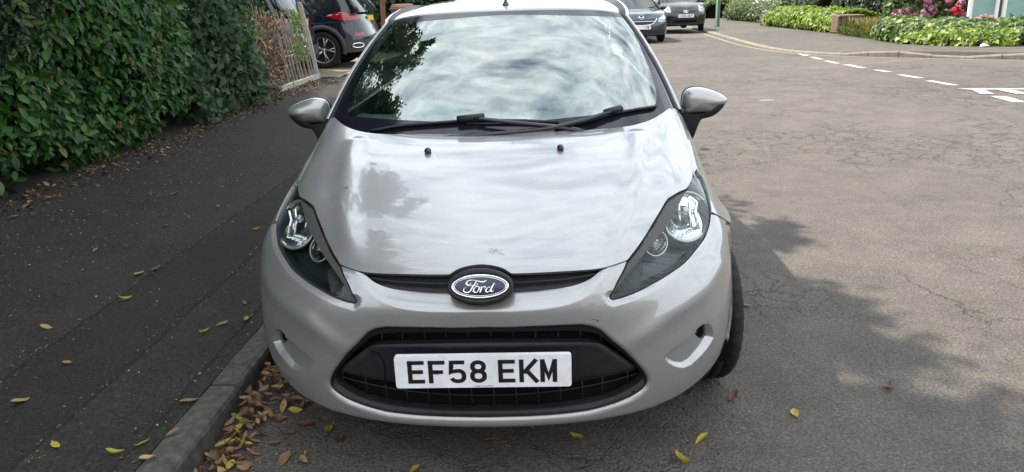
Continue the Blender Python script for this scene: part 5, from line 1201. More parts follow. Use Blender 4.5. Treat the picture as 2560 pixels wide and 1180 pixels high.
tree('tall broadleaf tree behind the laurel hedge, its crown shading the car and pavement',(-6.3,2.6,.2),9,[((-5.75,2.1,7.3),(2.85,2.6,2.3)),((-5.75,-.1,7.6),(2.9,2.5,2.0)),((-3.75,3.5,6.6),(1.2,1.1,1.0)),((-6.5,4.8,6.4),(2.2,2.0,2.0))],31,95000,.19,MT['crown'],.22)
tree('broadleaf tree behind the ivy covered end of the paling fence',(-5.9,8.4,.2),7,[((-5.2,8.2,5.0),(1.9,2.2,2.0)),((-4.5,7.2,6.4),(1.8,1.6,1.6)),((-5.4,6.4,4.4),(1.5,1.6,1.3)),((-2.5,5.0,5.0),(.8,.8,.75)),((-2.05,4.15,4.9),(.75,.65,.7))],32,34000,.15,MT['crown'],.16)
# ======================================================================= far right: gardens
def mound(name,label,cat,path,width,height,nleaf,size,mat,shape='I',aspect=.8,seed=1,base=.12,core=True,extra=None):
    """long low bush following a path (list of x,y): width each side, domed"""
    T=empty(name,(0,0,0),0,label,cat); g=np.random.default_rng(seed); P=cr_line(path,.3); N_=np.gradient(P,axis=0); N_/=np.linalg.norm(N_,axis=1)[:,None]; N_=np.stack([-N_[:,1],N_[:,0]],1)
    t=g.uniform(0,len(P)-1,nleaf); i=np.minimum(t.astype(int),len(P)-2); f=(t-i)[:,None]; c=P[i]*(1-f)+P[i+1]*f; nn_=N_[i]; a=g.uniform(0,math.pi,nleaf); 
    hh=height*(1+.22*np.array([noise.noise(Vector((q[0]*.9,q[1]*.9,seed))) for q in c])); r=g.uniform(.9,1.06,nleaf); X=np.c_[c+nn_*(np.cos(a)*width*r)[:,None],base+np.sin(a)**.6*hh*r]
    Nr=np.c_[nn_*np.cos(a)[:,None],np.sin(a)]
    leaves('foliage',X,Nr,size,mat,T,aspect,shape,.4,seed=seed,kind='stuff',spread=.45)
    if core:
        V=[];m=9
        for p,q in zip(P,N_):
            for k in range(m): aa=math.pi*k/(m-1); V.append((p[0]+q[0]*math.cos(aa)*width*.82,p[1]+q[1]*math.cos(aa)*width*.82,base-.05+math.sin(aa)**.6*height*.86))
        F=grid(len(P),m).tolist()+[tuple(range(m)),tuple((len(P)-1)*m+k for k in range(m))]; mesh('dark_core',V,F,MT['hedge_core'],T)  # dark dome added under the leaves as their shaded inside
    return T
mound('ivy_bank','bright yellow green ivy spilling over the low wall beyond the pavement, left of the pier','ivy',[(9.35,29.5),(9.5,27.0),(9.65,24.5),(9.75,23.0)],.75,.58,7500,.13,MT['ivy_bright'],seed=3)
mound('ivy_bank','long ivy hedge tumbling over the corner garden wall at the right edge','ivy',[(9.25,18.9),(9.15,17.6),(9.5,16.6),(10.2,15.9),(11.2,15.3),(12.6,14.7),(14.5,14.1),(17,13.5)],.62,.52,15000,.12,MT['ivy_mid'],seed=4)
mound('ivy_bank','low tongue of pale ivy creeping onto the pavement before the corner hedge','ivy',[(8.9,17.2),(9.2,16.2),(9.75,15.55),(10.2,15.25)],.40,.30,4200,.11,MT['ivy_bright'],seed=5)
for k,(nm,lb,ct,path,w,h,n,s,mt,sh,asp,sd) in enumerate([
 ('dark_shrub','dark blue green shrub behind the brick pier','shrub',[(10.6,26.2),(12.3,24.5)],1.1,1.75,7000,.13,MT['shrub_dark'],'L',.4,11),
 ('dark_shrub','spreading dark conifer like shrub above the bright ivy bank','shrub',[(10.8,31),(11.2,28)],1.2,1.6,6500,.13,MT['shrub_dark'],'L',.35,12),
 ('garden_shrub','mid green shrub with the pink flower heads over the corner ivy hedge','shrub',[(9.9,21.3),(10.8,20.9),(11.6,20.6)],.70,1.15,7000,.12,MT['shrub_mid'],'L',.6,13),
 ('garden_shrub','yellow green leafy shrub left of the white window frames','shrub',[(11.7,21.6),(12.2,21.2)],.5,1.45,4500,.10,MT['ivy_bright'],'L',.6,14),
 ('garden_shrub','low flower bed greenery behind the low stone wall','shrub',[(9.6,37),(9.9,33.5),(10.2,30.5)],.9,.85,6500,.12,MT['shrub_mid'],'L',.4,15),
 ('garden_shrub','round clipped green bush beside the green post','shrub',[(9.2,42),(9.1,39.5)],.9,.80,3500,.13,MT['shrub_mid'],'L',.5,16),
 ('tall_hedge','tall shadowed hedge closing the view behind the far gardens','hedge',[(9,50),(12,41),(16,34),(20,28),(26,23),(34,19)],1.6,3.4,16000,.26,MT['shrub_dark'],'L',.5,17),
 ('tall_hedge','green hedge behind the brown bin and wooden post across the driveway','hedge',[(-2.6,20.5),(-4.6,20.0),(-7,19.6),(-10,19.5)],1.0,3.0,12000,.13,MT['ivy_dark'],'L',.6,18),
 ('tall_hedge','distant hedge closing the end of the road','hedge',[(-14,62),(0,60),(12,58)],2,4,6000,.35,MT['shrub_dark'],'L',.5,19)]):
    mound(nm,lb,ct,path,w,h,n,s,mt,sh,asp,seed=sd)
# dry grass between pier and ivy
MT['drygrass']=mat_leaf('dry_grass',[(0,(.10,.13,.03)),(.5,(.24,.22,.08)),(1,(.42,.36,.18))],.8,.3)
g=np.random.default_rng(77); n=5200; t=g.uniform(0,1,n); C=np.stack([9.05+.9*g.uniform(0,1,n)+.1*t,19.0+3.2*t,np.full(n,.10)],1)
o=leaves('wild_grass',C,np.tile([.5,-.7,.1],(n,1)),.42,MT['drygrass'],None,.045,'B',-1.2,seed=7,spread=.5); tag(o,kind='stuff')
n=900; t=g.uniform(0,1,n); C=np.stack([8.75+.2*g.uniform(0,1,n),18.9+2.9*t,np.full(n,.10)],1); o=leaves('green_grass',C,np.tile([.5,-.7,.1],(n,1)),.20,MT['ivy_mid'],None,.07,'B',-1.2,seed=8,spread=.5); tag(o,kind='stuff')
# hydrangea heads
MT['pink']=mat_leaf('pink_petals',[(0,(.46,.10,.27)),(.5,(.60,.22,.40)),(1,(.72,.42,.55))],.7,.06,False,6)
FL=empty('hydrangea_bush',(0,0,0),0,'hydrangea covered with round pink flower heads behind the corner ivy hedge','flowering bush')
g=np.random.default_rng(5); heads=[]
for k in range(46):
    c=np.array([g.uniform(9.8,11.6),0,0]); c[1]=20.15-.3*(c[0]-10.7)+g.normal(0,.12); c[2]=g.uniform(.55,1.3); heads.append(c)
for k in range(9): heads.append(np.array([10.75+g.uniform(0,.6),18.35+g.normal(0,.1),.50+g.uniform(0,.08)]))
base=None
for k,c in enumerate(heads):
    if base is None or k%6==0:
        m=110; d=g.normal(0,1,(m,3)); d/=np.linalg.norm(d,axis=1)[:,None]; base=leaves('flower_head',d*.085*[1,1,.75],d,.045,MT['pink'],FL,1.0,'B',0,seed=k,kind=None,spread=.2); base.location=tuple(c)
    else: copyo(base,FL,tuple(c),(g.uniform(0,3),g.uniform(0,3),0),[g.uniform(.7,1.15)]*3)
n=1800; C=np.stack([g.uniform(9.7,11.7,n),0*g.uniform(0,1,n),g.uniform(.5,1.45,n)],1); C[:,1]=20.4-.3*(C[:,0]-10.7)+g.normal(0,.2,n); leaves('foliage',C,np.tile([-.3,-.8,.4],(n,1)),.13,MT['shrub_mid'],FL,.6,'L',.4,seed=19,spread=.5)
for (x0,y0,z0,nn_,nm,lb,cl) in ((10.0,33.4,.95,26,'white_flowers','white flat flower heads in the bed behind the low stone wall',(.75,.76,.70)),(9.7,31.2,.5,18,'lavender_clump','small mauve flower clump by the low stone wall',(.30,.26,.45)),(9.6,40.,.75,16,'yellow_flowers','small yellow flower clump near the green post',(.55,.48,.10)),(10.95,19.4,.72,8,'red_rose','small red rose bloom by the white window frame',(.45,.02,.05))):
    m=pm(nm+'_petal',cl,.7); C=np.array([x0,y0,z0])+g.normal(0,1,(nn_*14,3))*([.35,.3,.10] if nn_>10 else [.05,.05,.04]); o=leaves(nm,C,np.tile([0,-.5,.8],(len(C),1)),.09,m,None,.9,'B',0,seed=nn_,kind='stuff'); tag(o,lb,'flowers')
# low stone wall with individual bricks, pier and garden wall
MT['brick']=mat_noise('brick_buff',(.22,.17,.11),(.36,.29,.20),9,.9,.005); MT['brick_red']=mat_noise('brick_brown',(.13,.085,.06),(.24,.17,.12),9,.9,.005); MT['mortar']=mat_noise('mortar',(.14,.12,.10),(.22,.20,.17),20,.95,.002)
def brick_wall(root,a,b,h,thick,rows,L,mat,z0=.10,core=True):
    a=np.array(a,float);b=np.array(b,float); d=b-a; ln_=np.linalg.norm(d); d/=ln_; ang=math.atan2(d[1],d[0]); nrm=np.array([-d[1],d[0]]); bh=h/rows
    c=(a+b)/2; o=box('mortar_core',(c[0],c[1],z0+h/2-.004),(ln_-.02,thick-.02,h-.012),MT['mortar'],root,rot=Matrix.Rotation(ang,3,'Z'))
    proto=None
    for r in range(rows):
        x=-(L/2 if r%2 else 0)
        while x<ln_-.02:
            x0=max(x,0); x1=min(x+L,ln_)-.012
            if x1-x0>.03:
                p=a+d*((x0+x1)/2)
                if proto is None: proto=box('brick',(0,0,0),(1,1,1),mat,root,0); o=proto
                else: o=copyo(proto,root)
                o.location=(p[0]+random.uniform(-.003,.003),p[1]+random.uniform(-.003,.003),z0+bh*(r+.5)); o.rotation_euler=(0,0,ang+random.uniform(-.01,.01)); o.scale=(x1-x0,thick,bh-.012)
            x+=L
LW=empty('low_wall',(0,0,0),0,'low buff stone garden wall beyond the far pavement','wall'); brick_wall(LW,(9.75,35.5),(9.0,29.2),.28,.22,4,.24,MT['brick'])
MT_=box('wall_coping',(9.375,32.35,.40),(.26,6.36,.04),MT['brick'],LW,.005,Matrix.Rotation(math.atan2(-6.3,-.75)+R(90),3,'Z'))
BP_=empty('brick_pier',(0,0,0),0,'square brown brick pier standing between the two ivy banks','pier')
for a,b in (((9.05,22.35),(9.60,22.35)),((9.05,22.80),(9.60,22.80))): brick_wall(BP_,a,b,.46,.20,7,.225,MT['brick_red'])
for a,b in (((8.99,22.84),(8.99,22.30)),((9.66,22.84),(9.66,22.30))): brick_wall(BP_,a,b,.46,.10,7,.225,MT['brick_red'])
box('pier_cap',(9.325,22.57,.585),(.76,.66,.05),MT['brick_red'],BP_,.006)
GWL=empty('garden_wall',(0,0,0),0,'dark soil stained brick wall under the overhanging ivy at the right edge','wall'); brick_wall(GWL,(10.2,15.55),(16.5,13.25),.46,.22,6,.225,MT['brick_red'])
parts=[]
for k in range(160):
    t=g.uniform(0,1); x0=10.2+5*t; y0=15.42-1.83*t-.08; P=[(x0+.1*i*g.normal(0,.6),y0-.02*i*g.uniform(0,1.5),.52-.07*i+g.normal(0,.02)) for i in range(6)]; parts.append(tube(P,.006,3,caps=False))
V,F=merge(parts); o=mesh('bare_stems',V,F,MT['deadvine'],GWL); o['kind']='stuff'; at=o.data.attributes.new('rnd','FLOAT','FACE'); at.data.foreach_set('value',np.full(len(F),.35,np.float32))
# white window frames
MT['upvc']=pm('white_frame',(.80,.80,.78),.35); MT['pane']=mat_noise('frosted_pane',(.20,.33,.30),(.30,.44,.40),2,.15,0)
GH=empty('glazed_porch',(0,0,0),0,'white framed glazed porch with green tinted panes behind the corner ivy hedge','porch')
def frame_bar(a,b,w=.06,d=.08,name='window_frame'):
    a=Vector(a);b=Vector(b); c=(a+b)/2; dd=b-a; o=box(name,(0,0,0),(dd.length,d,w),MT['upvc'],GH,.004); o.matrix_local=Matrix.Translation(c)@dd.to_track_quat('X','Z').to_matrix().to_4x4(); return o
gx0,gx1,gx2,gy=11.02,11.74,14.2,18.9
for xa,xb,dy in ((gx0,gx1-.06,0),(gx1+.10,gx2,-.05)):
    for A_,B_ in (((xa,gy+dy,.40),(xa,gy+dy,2.3)),((xb,gy+dy,.40),(xb,gy+dy,2.3)),((xa,gy+dy,.45),(xb,gy+dy,.45)),((xa,gy+dy,2.3),(xb,gy+dy,2.3))): frame_bar(A_,B_,.085)
    box('pane',((xa+xb)/2,gy+dy+.02,1.38),(xb-xa-.08,.012,1.80),MT['pane'],GH)
box('mullion',(gx1+.02,gy+.02,1.4),(.07,.08,1.8),MT['trim_grey'],GH)
box('base_wall',((gx0+gx2)/2,gy+.05,.20),(gx2-gx0,.14,.40),MT['brick_red'],GH)
o=mesh('litter_scrap',[(9.30,14.98,.135),(9.42,14.95,.15),(9.52,15.0,.14),(9.40,15.06,.19),(9.34,15.03,.17)],[(0,1,3),(1,2,3),(0,3,4)],MT['upvc'],None,False); tag(o,'crumpled white paper scrap on the far pavement below the corner ivy hedge','litter')
# green post
MT['green']=pm('green_paint',(.005,.055,.028),.45)
GP_=empty('green_post',(0,0,0),0,'slim dark green steel post on the far pavement beside the parked black car','post')
V,F=lathe([(0,.10),(.105,.10),(.10,.13),(.085,.14),(.085,2.9),(0,2.92)],18,'z'); mesh('post_shaft',[(x+6.8,y+29.2,z) for x,y,z in V],F,MT['green'],GP_)
# wooden post and wheelie bin across the drive
WPp=box('timber_post',(-3.98,18.0,1.0),(.12,.12,1.75),mat_noise('red_brown_timber',(.12,.055,.035),(.20,.10,.065),10,.85,.004),None,.006); tag(WPp,'square red brown timber post beside the brown wheelie bin','post')
WB=empty('wheelie_bin',(-3.52,18.25,pz(-3.5)),R(8),'brown wheelie bin with closed lid next to the timber post','bin')
MT['bin']=pm('brown_plastic',(.17,.085,.055),.5)
bm=bmesh.new(); vs=add_box(bm,(0,0,.60),(.56,.66,.96)); 
for v in bm.verts:
    if v.co.z<.5: v.co.x*=.82; v.co.y*=.80
bmobj('bin_body',bm,MT['bin'],WB,bevel=.02)
bm=bmesh.new(); add_box(bm,(0,0,1.10),(.62,.74,.05)); bmobj('bin_rim',bm,MT['bin'],WB,bevel=.015)
bm=bmesh.new(); vs=add_box(bm,(0,0,1.17),(.60,.72,.09)); 
for v in bm.verts:
    if v.co.z>1.17: v.co.x*=.85; v.co.y*=.85
bmobj('bin_lid',bm,MT['bin'],WB,bevel=.02)
for s in (-1,1): V,F=lathe([(0,-.03),(.10,-.03),(.10,.03),(0,.03)],16); mesh('bin_wheel',[(x+s*.26,y+.30,z+.10) for x,y,z in V],F,MT['rubber'],WB)

# ======================================================================= other parked cars
def arclen(P): return np.r_[0,np.cumsum(np.linalg.norm(np.diff(P,axis=0),axis=1))]
class Shell:
    """lower body as a sheet wrapped round the plan outline. s = distance from the nose centre along the outline, z = height"""
    def __init__(s,L,Wd,nose=.9,tail=.7,pn=2.7,pt=3.4,lean_n=.20,lean_t=.10,belt=.95,hood=.80,tum=.06):
        s.L,s.W=L,Wd; hw=Wd/2; P=[]
        for t in np.linspace(0,1,40):
            x=hw*math.sin(t*math.pi/2)**1.0; P.append((x,nose*(1-(1-(x/hw)**pn)**(1/pn)) if x<hw else nose))
        P=[(x,min(y,nose)) for x,y in P]+[(hw,y) for y in np.linspace(nose,L-tail,40)[1:-1]]
        for t in np.linspace(0,1,40):
            x=hw*math.cos(t*math.pi/2); P.append((x,L-tail*(1-(1-(x/hw)**pt)**(1/pt)) if x<hw else L-tail))
        s.P=np.array(P); s.S=arclen(s.P); s.len=s.S[-1]; s.lean_n,s.lean_t,s.belt,s.tum=lean_n,lean_t,belt,tum; s.nose=nose; s.tail=tail
    def __call__(s,ss,zz,off=0):
        ss=np.asarray(ss,float); sg=np.sign(ss)+(ss==0); a=np.abs(ss); x=np.interp(a,s.S,s.P[:,0]); y=np.interp(a,s.S,s.P[:,1])
        e=.02; x2=np.interp(np.minimum(a+e,s.len),s.S,s.P[:,0]);y2=np.interp(np.minimum(a+e,s.len),s.S,s.P[:,1]);x1=np.interp(np.maximum(a-e,0),s.S,s.P[:,0]);y1=np.interp(np.maximum(a-e,0),s.S,s.P[:,1])
        tx,ty=x2-x1,y2-y1; l=np.hypot(tx,ty)+1e-9; nx,ny=ty/l,-tx/l
        zz=np.asarray(zz,float); u=np.clip((zz-.55)/(s.belt-.55),0,1.6); lo=np.clip((.42-zz)/.25,0,1)
        ins=s.tum*u**2+.035*lo**2; ins=ins+s.lean_n*np.clip(1-y/(s.nose*.9),0,1)**.6*np.clip((zz-.52)/.35,0,1.5)**1.7+s.lean_t*np.clip(1-(s.L-y)/(s.tail*.8),0,1)*np.clip((zz-.6)/.5,0,2)
        ins=ins-.018*np.exp(-((zz-.60)/.05)**2)*0
        d=off-ins; return np.stack([(x+nx*d)*sg,y+ny*d,zz],-1)
    def s_of_y(s,y): 
        m=(s.P[:,0]>s.W/2*.995); return float(np.interp(y,s.P[m,1],s.S[m]))
def shell_panel(name,sh,outer,holes,mat,parent,off=0,sp=.07,flange=0.,smooth=True):
    o_=np.array(outer,float); a,b=np.meshgrid(np.arange(o_[:,0].min()+.01,o_[:,0].max(),sp),np.arange(o_[:,1].min()+.01,o_[:,1].max(),sp*.8),indexing='ij'); g_=np.stack([a.ravel(),b.ravel()],1); k=pip(g_,o_)
    for h in holes: k&=~pip(g_,h)
    V,F,lp=cdt_fill(o_,holes,g_[k]); X=sh(V[:,0],V[:,1],off); VV=[tuple(x) for x in X]; FF=[tuple(int(q) for q in f) for f in F]
    if flange:
        for l in lp:
            X2=sh(V[l,0],V[l,1],off-flange); o1=len(VV); VV+=[tuple(X[i]) for i in l]; o2=len(VV); VV+=[tuple(x) for x in X2]; m=len(l)
            for i in range(m): j=(i+1)%m; FF.append((o1+i,o2+i,o2+j,o1+j))
    o=mesh(name,VV,FF,mat,parent,smooth); return o
def loop_s(pts,step=.06): return dens(pts,step)
def ring_arch(sh,sy,zc,r0,r1,mat,parent,off=.012):
    V=[];m=26
    for r,o in ((r0,-.05),(r0,off),(r1,off),(r1,0)):
        a=np.linspace(R(-12),R(192),m); X=sh(sy-r*np.cos(a),zc+r*np.sin(a),o); V+=[tuple(x) for x in X]
    return mesh('arch_trim',V,grid(4,m),mat,parent)
def build_car(cfg,label,loc,rz,group=None,scale=1):
    K=empty('parked_car',(0,0,0),0,label,'car',group); sh=Shell(**cfg['shell']); L=sh.L; zb=.22 if not cfg.get('suv') else .28
    fw,rwy,wr=cfg['wheels']; ar=wr+.055; sf=sh.s_of_y(fw); sr=sh.s_of_y(rwy); zc=wr; pt=cfg['paint']
    top=cfg['top']           # list of (s fraction or y, z): top edge of the lower body, nose to tail, in s
    def arch(sc): return [(sc-ar*math.cos(a),zc+ar*math.sin(a)) for a in np.linspace(R(0),R(180),20)]
    T_=[(sh.s_of_y(y) if y>=sh.nose and y<=L-sh.tail else (y/sh.nose*sh.S[39] if y<sh.nose else sh.len-(L-y)/sh.tail*(sh.len-sh.s_of_y(L-sh.tail))),z) for y,z in top]
    half=[(0.,top[0][1])]+T_[1:]; right=[(s,z) for s,z in half]
    def bottom(): 
        b=[(sh.len,zb+.08),(sr+ar+.05,zb+.05)]; b+=[(sr+ar,zc-.10)]+[(x,z) for x,z in arch(sr)[::-1] if z>zc-.1]+[(sr-ar,zc-.10),(sr-ar-.04,zb)]; b+=[(sf+ar+.04,zb),(sf+ar,zc-.10)]+[(x,z) for x,z in arch(sf)[::-1] if z>zc-.1]+[(sf-ar,zc-.10),(sf-ar-.05,zb+.02),(0.,zb)]; return b
    outer=loop_s(right+[(sh.len,half[-1][1])][:0],.08)
    outer=dens(half+[ (sh.len,half[-1][1]) ]+bottom(),.07) if half[-1][0]<sh.len-.01 else dens(half+bottom(),.07)
    for sg in (1,-1):
        o=shell_panel('body_side',sh,outer,[],pt,K); 
        if sg<0:
            co=np.empty(len(o.data.vertices)*3,np.float32); o.data.vertices.foreach_get('co',co); co=co.reshape(-1,3); co[:,0]*=-1; o.data.vertices.foreach_set('co',co.ravel()); o.data.flip_normals()
    # bonnet/deck: bridge left and right top edges
    hs=[(s,z) for s,z in half]; hs=np.array(dens(hs,.08)[:]); 
    def topline(y0,y1,crown,name,mat,n=16,m=13):
        ys=np.linspace(y0,y1,n); V=[]
        sarr=np.array([q[0] for q in half]+[sh.len]); zarr=np.array([q[1] for q in half]+[half[-1][1]])
        for y in ys:
            s=sh.s_of_y(y) if sh.nose<=y<=L-sh.tail else None
            if s is None: i=np.abs(sh(sh.S,np.interp(sh.S,sarr,zarr))[:,1]-y)+(np.where(sh.P[:,1]>L/2,9,0) if y<L/2 else np.where(sh.P[:,1]<L/2,9,0)); s=sh.S[i.argmin()]
            e=sh(np.array([s]),np.array([np.interp(s,sarr,zarr)]))[0]
            for t in np.linspace(-1,1,m): V.append((e[0]*t,y,e[2]+crown*(1-abs(t)**2.4)))
        return mesh(name,V,grid(n,m)[:,::-1],mat,K)
    y0=float(sh(np.array([0.]),np.array([half[0][1]]))[0,1])
    topline(y0+.005,cfg['cowl']+.12,.05,'bonnet',pt)
    if cfg.get('deck'): topline(cfg['deck'],L-.12,.02,'boot_lid',pt)
    # greenhouse: window loop lofted to the roof loop
    (cf,rb,rf,rr,hr,hb,hwb,hwr)=cfg['cabin']  # front base y, rear base y, roof front y, roof rear y, roof z, belt z, half widths
    def plan(y0,y1,hw,z,bow,n=10):
        P=[]
        for t in np.linspace(-1,1,n): P.append((hw*t,y0+bow*abs(t)**2.2*1.0,z))
        for t in np.linspace(0,1,n+2)[1:-1]: P.append((hw*(1+.03*math.sin(math.pi*t)),y0+bow+(y1-y0-2*bow)*t,z))
        for t in np.linspace(1,-1,n): P.append((hw*t*.96,y1-bow*.6*abs(t)**3,z))
        for t in np.linspace(1,0,n+2)[1:-1]: P.append((-hw*(1+.03*math.sin(math.pi*t)),y0+bow+(y1-y0-2*bow)*t,z))
        return P
    A_=np.array(plan(cf,rb,hwb,hb,.16)); B_=np.array(plan(rf,rr,hwr,hr,.06)); m=len(A_); V=[];rows_=6
    for k in range(rows_):
        t=k/(rows_-1); V+=[tuple(q) for q in A_+(B_-A_)*t+np.array([0,0,0])]
    F=[(k*m+i,(k)*m+(i+1)%m,(k+1)*m+(i+1)%m,(k+1)*m+i) for k in range(rows_-1) for i in range(m)]; mesh('glasshouse',V,F,MT['dark_glass'],K)
    V=[tuple(q) for q in B_-[0,0,.03]]+[tuple(q) for q in (B_-[0,(rf+rr)/2,0])*[1.02,1.01,1]+[0,(rf+rr)/2,.0]]
    c=B_.mean(0)
    for sc,dz in ((.93,.03),(.7,.05),(.35,.06)): V+=[tuple(q) for q in (B_-c)*[sc,sc,1]+c+[0,0,dz]]
    V.append(tuple(c+[0,0,.062])); F=[(k*m+i,k*m+(i+1)%m,(k+1)*m+(i+1)%m,(k+1)*m+i) for k in range(4) for i in range(m)]+[(4*m+i,4*m+(i+1)%m,5*m) for i in range(m)]; mesh('roof',V,F,pt,K)
    n=10
    for sg in (1,-1):
        for ia,w in ((n-1 if sg>0 else 0,.035),((n+n+n-1) if sg<0 else 2*n,.07)):
            a=A_[ia];b=B_[ia]; mesh('pillar',*tube([tuple(a),tuple((a+b)/2+[0,0,.01]),tuple(b)],[w,w*.8,w*.7],6),pt,K)
        for t in (.42,):
            a=np.array([sg*hwb*1.01,cf+(rb-cf)*.42,hb]);b=np.array([sg*hwr*1.02,rf+(rr-rf)*.38,hr]); mesh('pillar',*tube([tuple(a),tuple(b)],.03,6),MT['trim'],K)
    for sg in (1,-1):
        for y in (fw,rwy): make_wheel(K,(sg*(sh.W/2-.115),y,wr),R(cfg.get('steer',0)) if y==fw else 0,wr,.22 if cfg.get('suv') else .17,wr*.70,5,cfg['rim'],sg)
    box('floor_pan',(0,L/2,.31),(sh.W*.80,L*.90,.24),MT['black'],K)
    cfg['extra'](K,sh,sf,sr,zc,ar)
    K.location=loc; K.rotation_euler=(0,0,rz); K.scale=(scale,)*3
    return K
def patch(name,sh,outer,mat,parent,off=.006,mir=True,flange=.02,sp=.04):
    o=shell_panel(name,sh,dens(outer,sp),[],mat,parent,off,sp,flange); 
    if mir:
        o2=mirror_obj(o,name); return o,o2
    return o
MT['dark_glass']=pm('tinted_window',(.012,.016,.018),.04,spec=.8)
def sym(h): return h+[(-a,b) for a,b in h[::-1] if a>1e-6]
def oval_patch(name,sh,cx,cz,rx,rz_,mat,parent,off=.01,tube_r=None,mir=False):
    P=[(cx+rx*math.cos(t),cz+rz_*math.sin(t)) for t in np.linspace(0,2*math.pi,20,endpoint=False)]
    if tube_r: a=np.array(P); X=sh(a[:,0],a[:,1],off); return mesh(name,*tube(X,tube_r,6,closed=True),mat,parent)
    return patch(name,sh,P,mat,parent,off,mir,.01,.1)
def shell_plate(K,sh,txt,zc,y_front,mat_bg,x0=None,chars_x=None):
    P_=empty('number_plate'); P_.parent=K
    y=y_front; V,F=[],[]
    bm=bmesh.new(); add_box(bm,(0,y,zc),(.52,.012,.111)); bmobj('plate_board',bm,mat_bg,P_)
    plate_text(txt,lambda a,b,h=0:(-.26+a,y-.0065-(h-.003),zc-.0555+b),'plate_character',MT['plate_black'],P_,.0375 if chars_x is None else chars_x,.0165)
# ---- dark grey city car, nose to the camera
MT['paint_black']=mat_carpaint('charcoal_paint',(.008,.009,.011),.30,.3,False); MT['paint_blue']=mat_carpaint('slate_blue_paint',(.050,.062,.088),.32,.7,False); MT['paint_navy']=mat_carpaint('navy_paint',(.007,.013,.030),.22,.3,False); MT['paint_brown']=mat_carpaint('brown_paint',(.05,.042,.036),.3,.6,False)
def ex_city(K,sh,sf,sr,zc,ar):
    hl=[(.50,.66),(.56,.63),(.70,.66),(.76,.74),(.78,.84),(.70,.86),(.58,.78)]
    for o in patch('headlight',sh,hl,MT['clear_lamp'],K,.012): pass
    for s in (1,-1):
        X=sh(np.array([s*.66]),np.array([.75]),.016)[0]; bm=bmesh.new(); bmesh.ops.create_uvsphere(bm,u_segments=12,v_segments=8,radius=.055); bmesh.ops.translate(bm,verts=bm.verts,vec=X-[0,-.035,0]); bmobj('lamp_bowl',bm,MT['chrome'],K,True)
    patch('grille',sh,sym([(0,.645),(.25,.66),(.46,.70)])[:0]+[(-.46,.69),(-.25,.645),(0,.615),(.25,.645),(.46,.69),(.25,.70),(0,.70),(-.25,.70)],MT['trim_dark'],K,.008,False)
    patch('lower_grille',sh,[(-.58,.28),(.58,.28),(.52,.44),(.30,.47),(-.30,.47),(-.52,.44)],MT['trim'],K,.004,False)
    patch('air_intake',sh,[(-.40,.31),(.40,.31),(.36,.39),(-.36,.39)],MT['black'],K,.008,False)
    for a,b,c,d in ((0,.665,.075,.047),(0,.672,.030,.040)): oval_patch('badge_ring',sh,a,b,c,d,MT['chrome'],K,.022,.007)
    X=sh(np.linspace(-.065,.065,7),np.full(7,.683),.022); mesh('badge_ring',*tube(X,.006,6),MT['chrome'],K)
    shell_plate(K,sh,'LG56 UEF',.525,-.020,MT['plate_white'])
    for s in (1,-1):
        V,F=lathe([(0,-.06),(.07,-.04),(.085,0),(.07,.04),(0,.05)],14,'y'); o=mesh('door_mirror',[(x*1.3+s*.86,y+1.22,z*.85+.98) for x,y,z in V],F,MT['paint_black'],K)
        mesh('wiper',*tube([(s*.05+.1,.90,.965),(s*.30+.12,1.0,1.03),(s*.5+.05,1.04,1.05)],.012,5),MT['trim_dark'],K)
city=dict(shell=dict(L=3.41,Wd=1.615,nose=.62,tail=.45,pn=2.5,pt=3.2,lean_n=.26,belt=.98,tum=.07),wheels=(.62,2.95,.285),paint=MT['paint_black'],top=[(0,.70),(.25,.79),(.62,.90),(1.0,.96),(2.0,.98),(2.96,1.02),(3.41,1.02)],cowl=.86,cabin=(.80,3.30,1.62,2.95,1.44,.97,.72,.52),rim=MT['alloy'],steer=-12,extra=ex_city)
build_car(city,'charcoal tiny hatchback with white front plate parked at the far kerb by the green post',(5.13,26.6,.06),R(5),'cars parked along the far road',1.06)
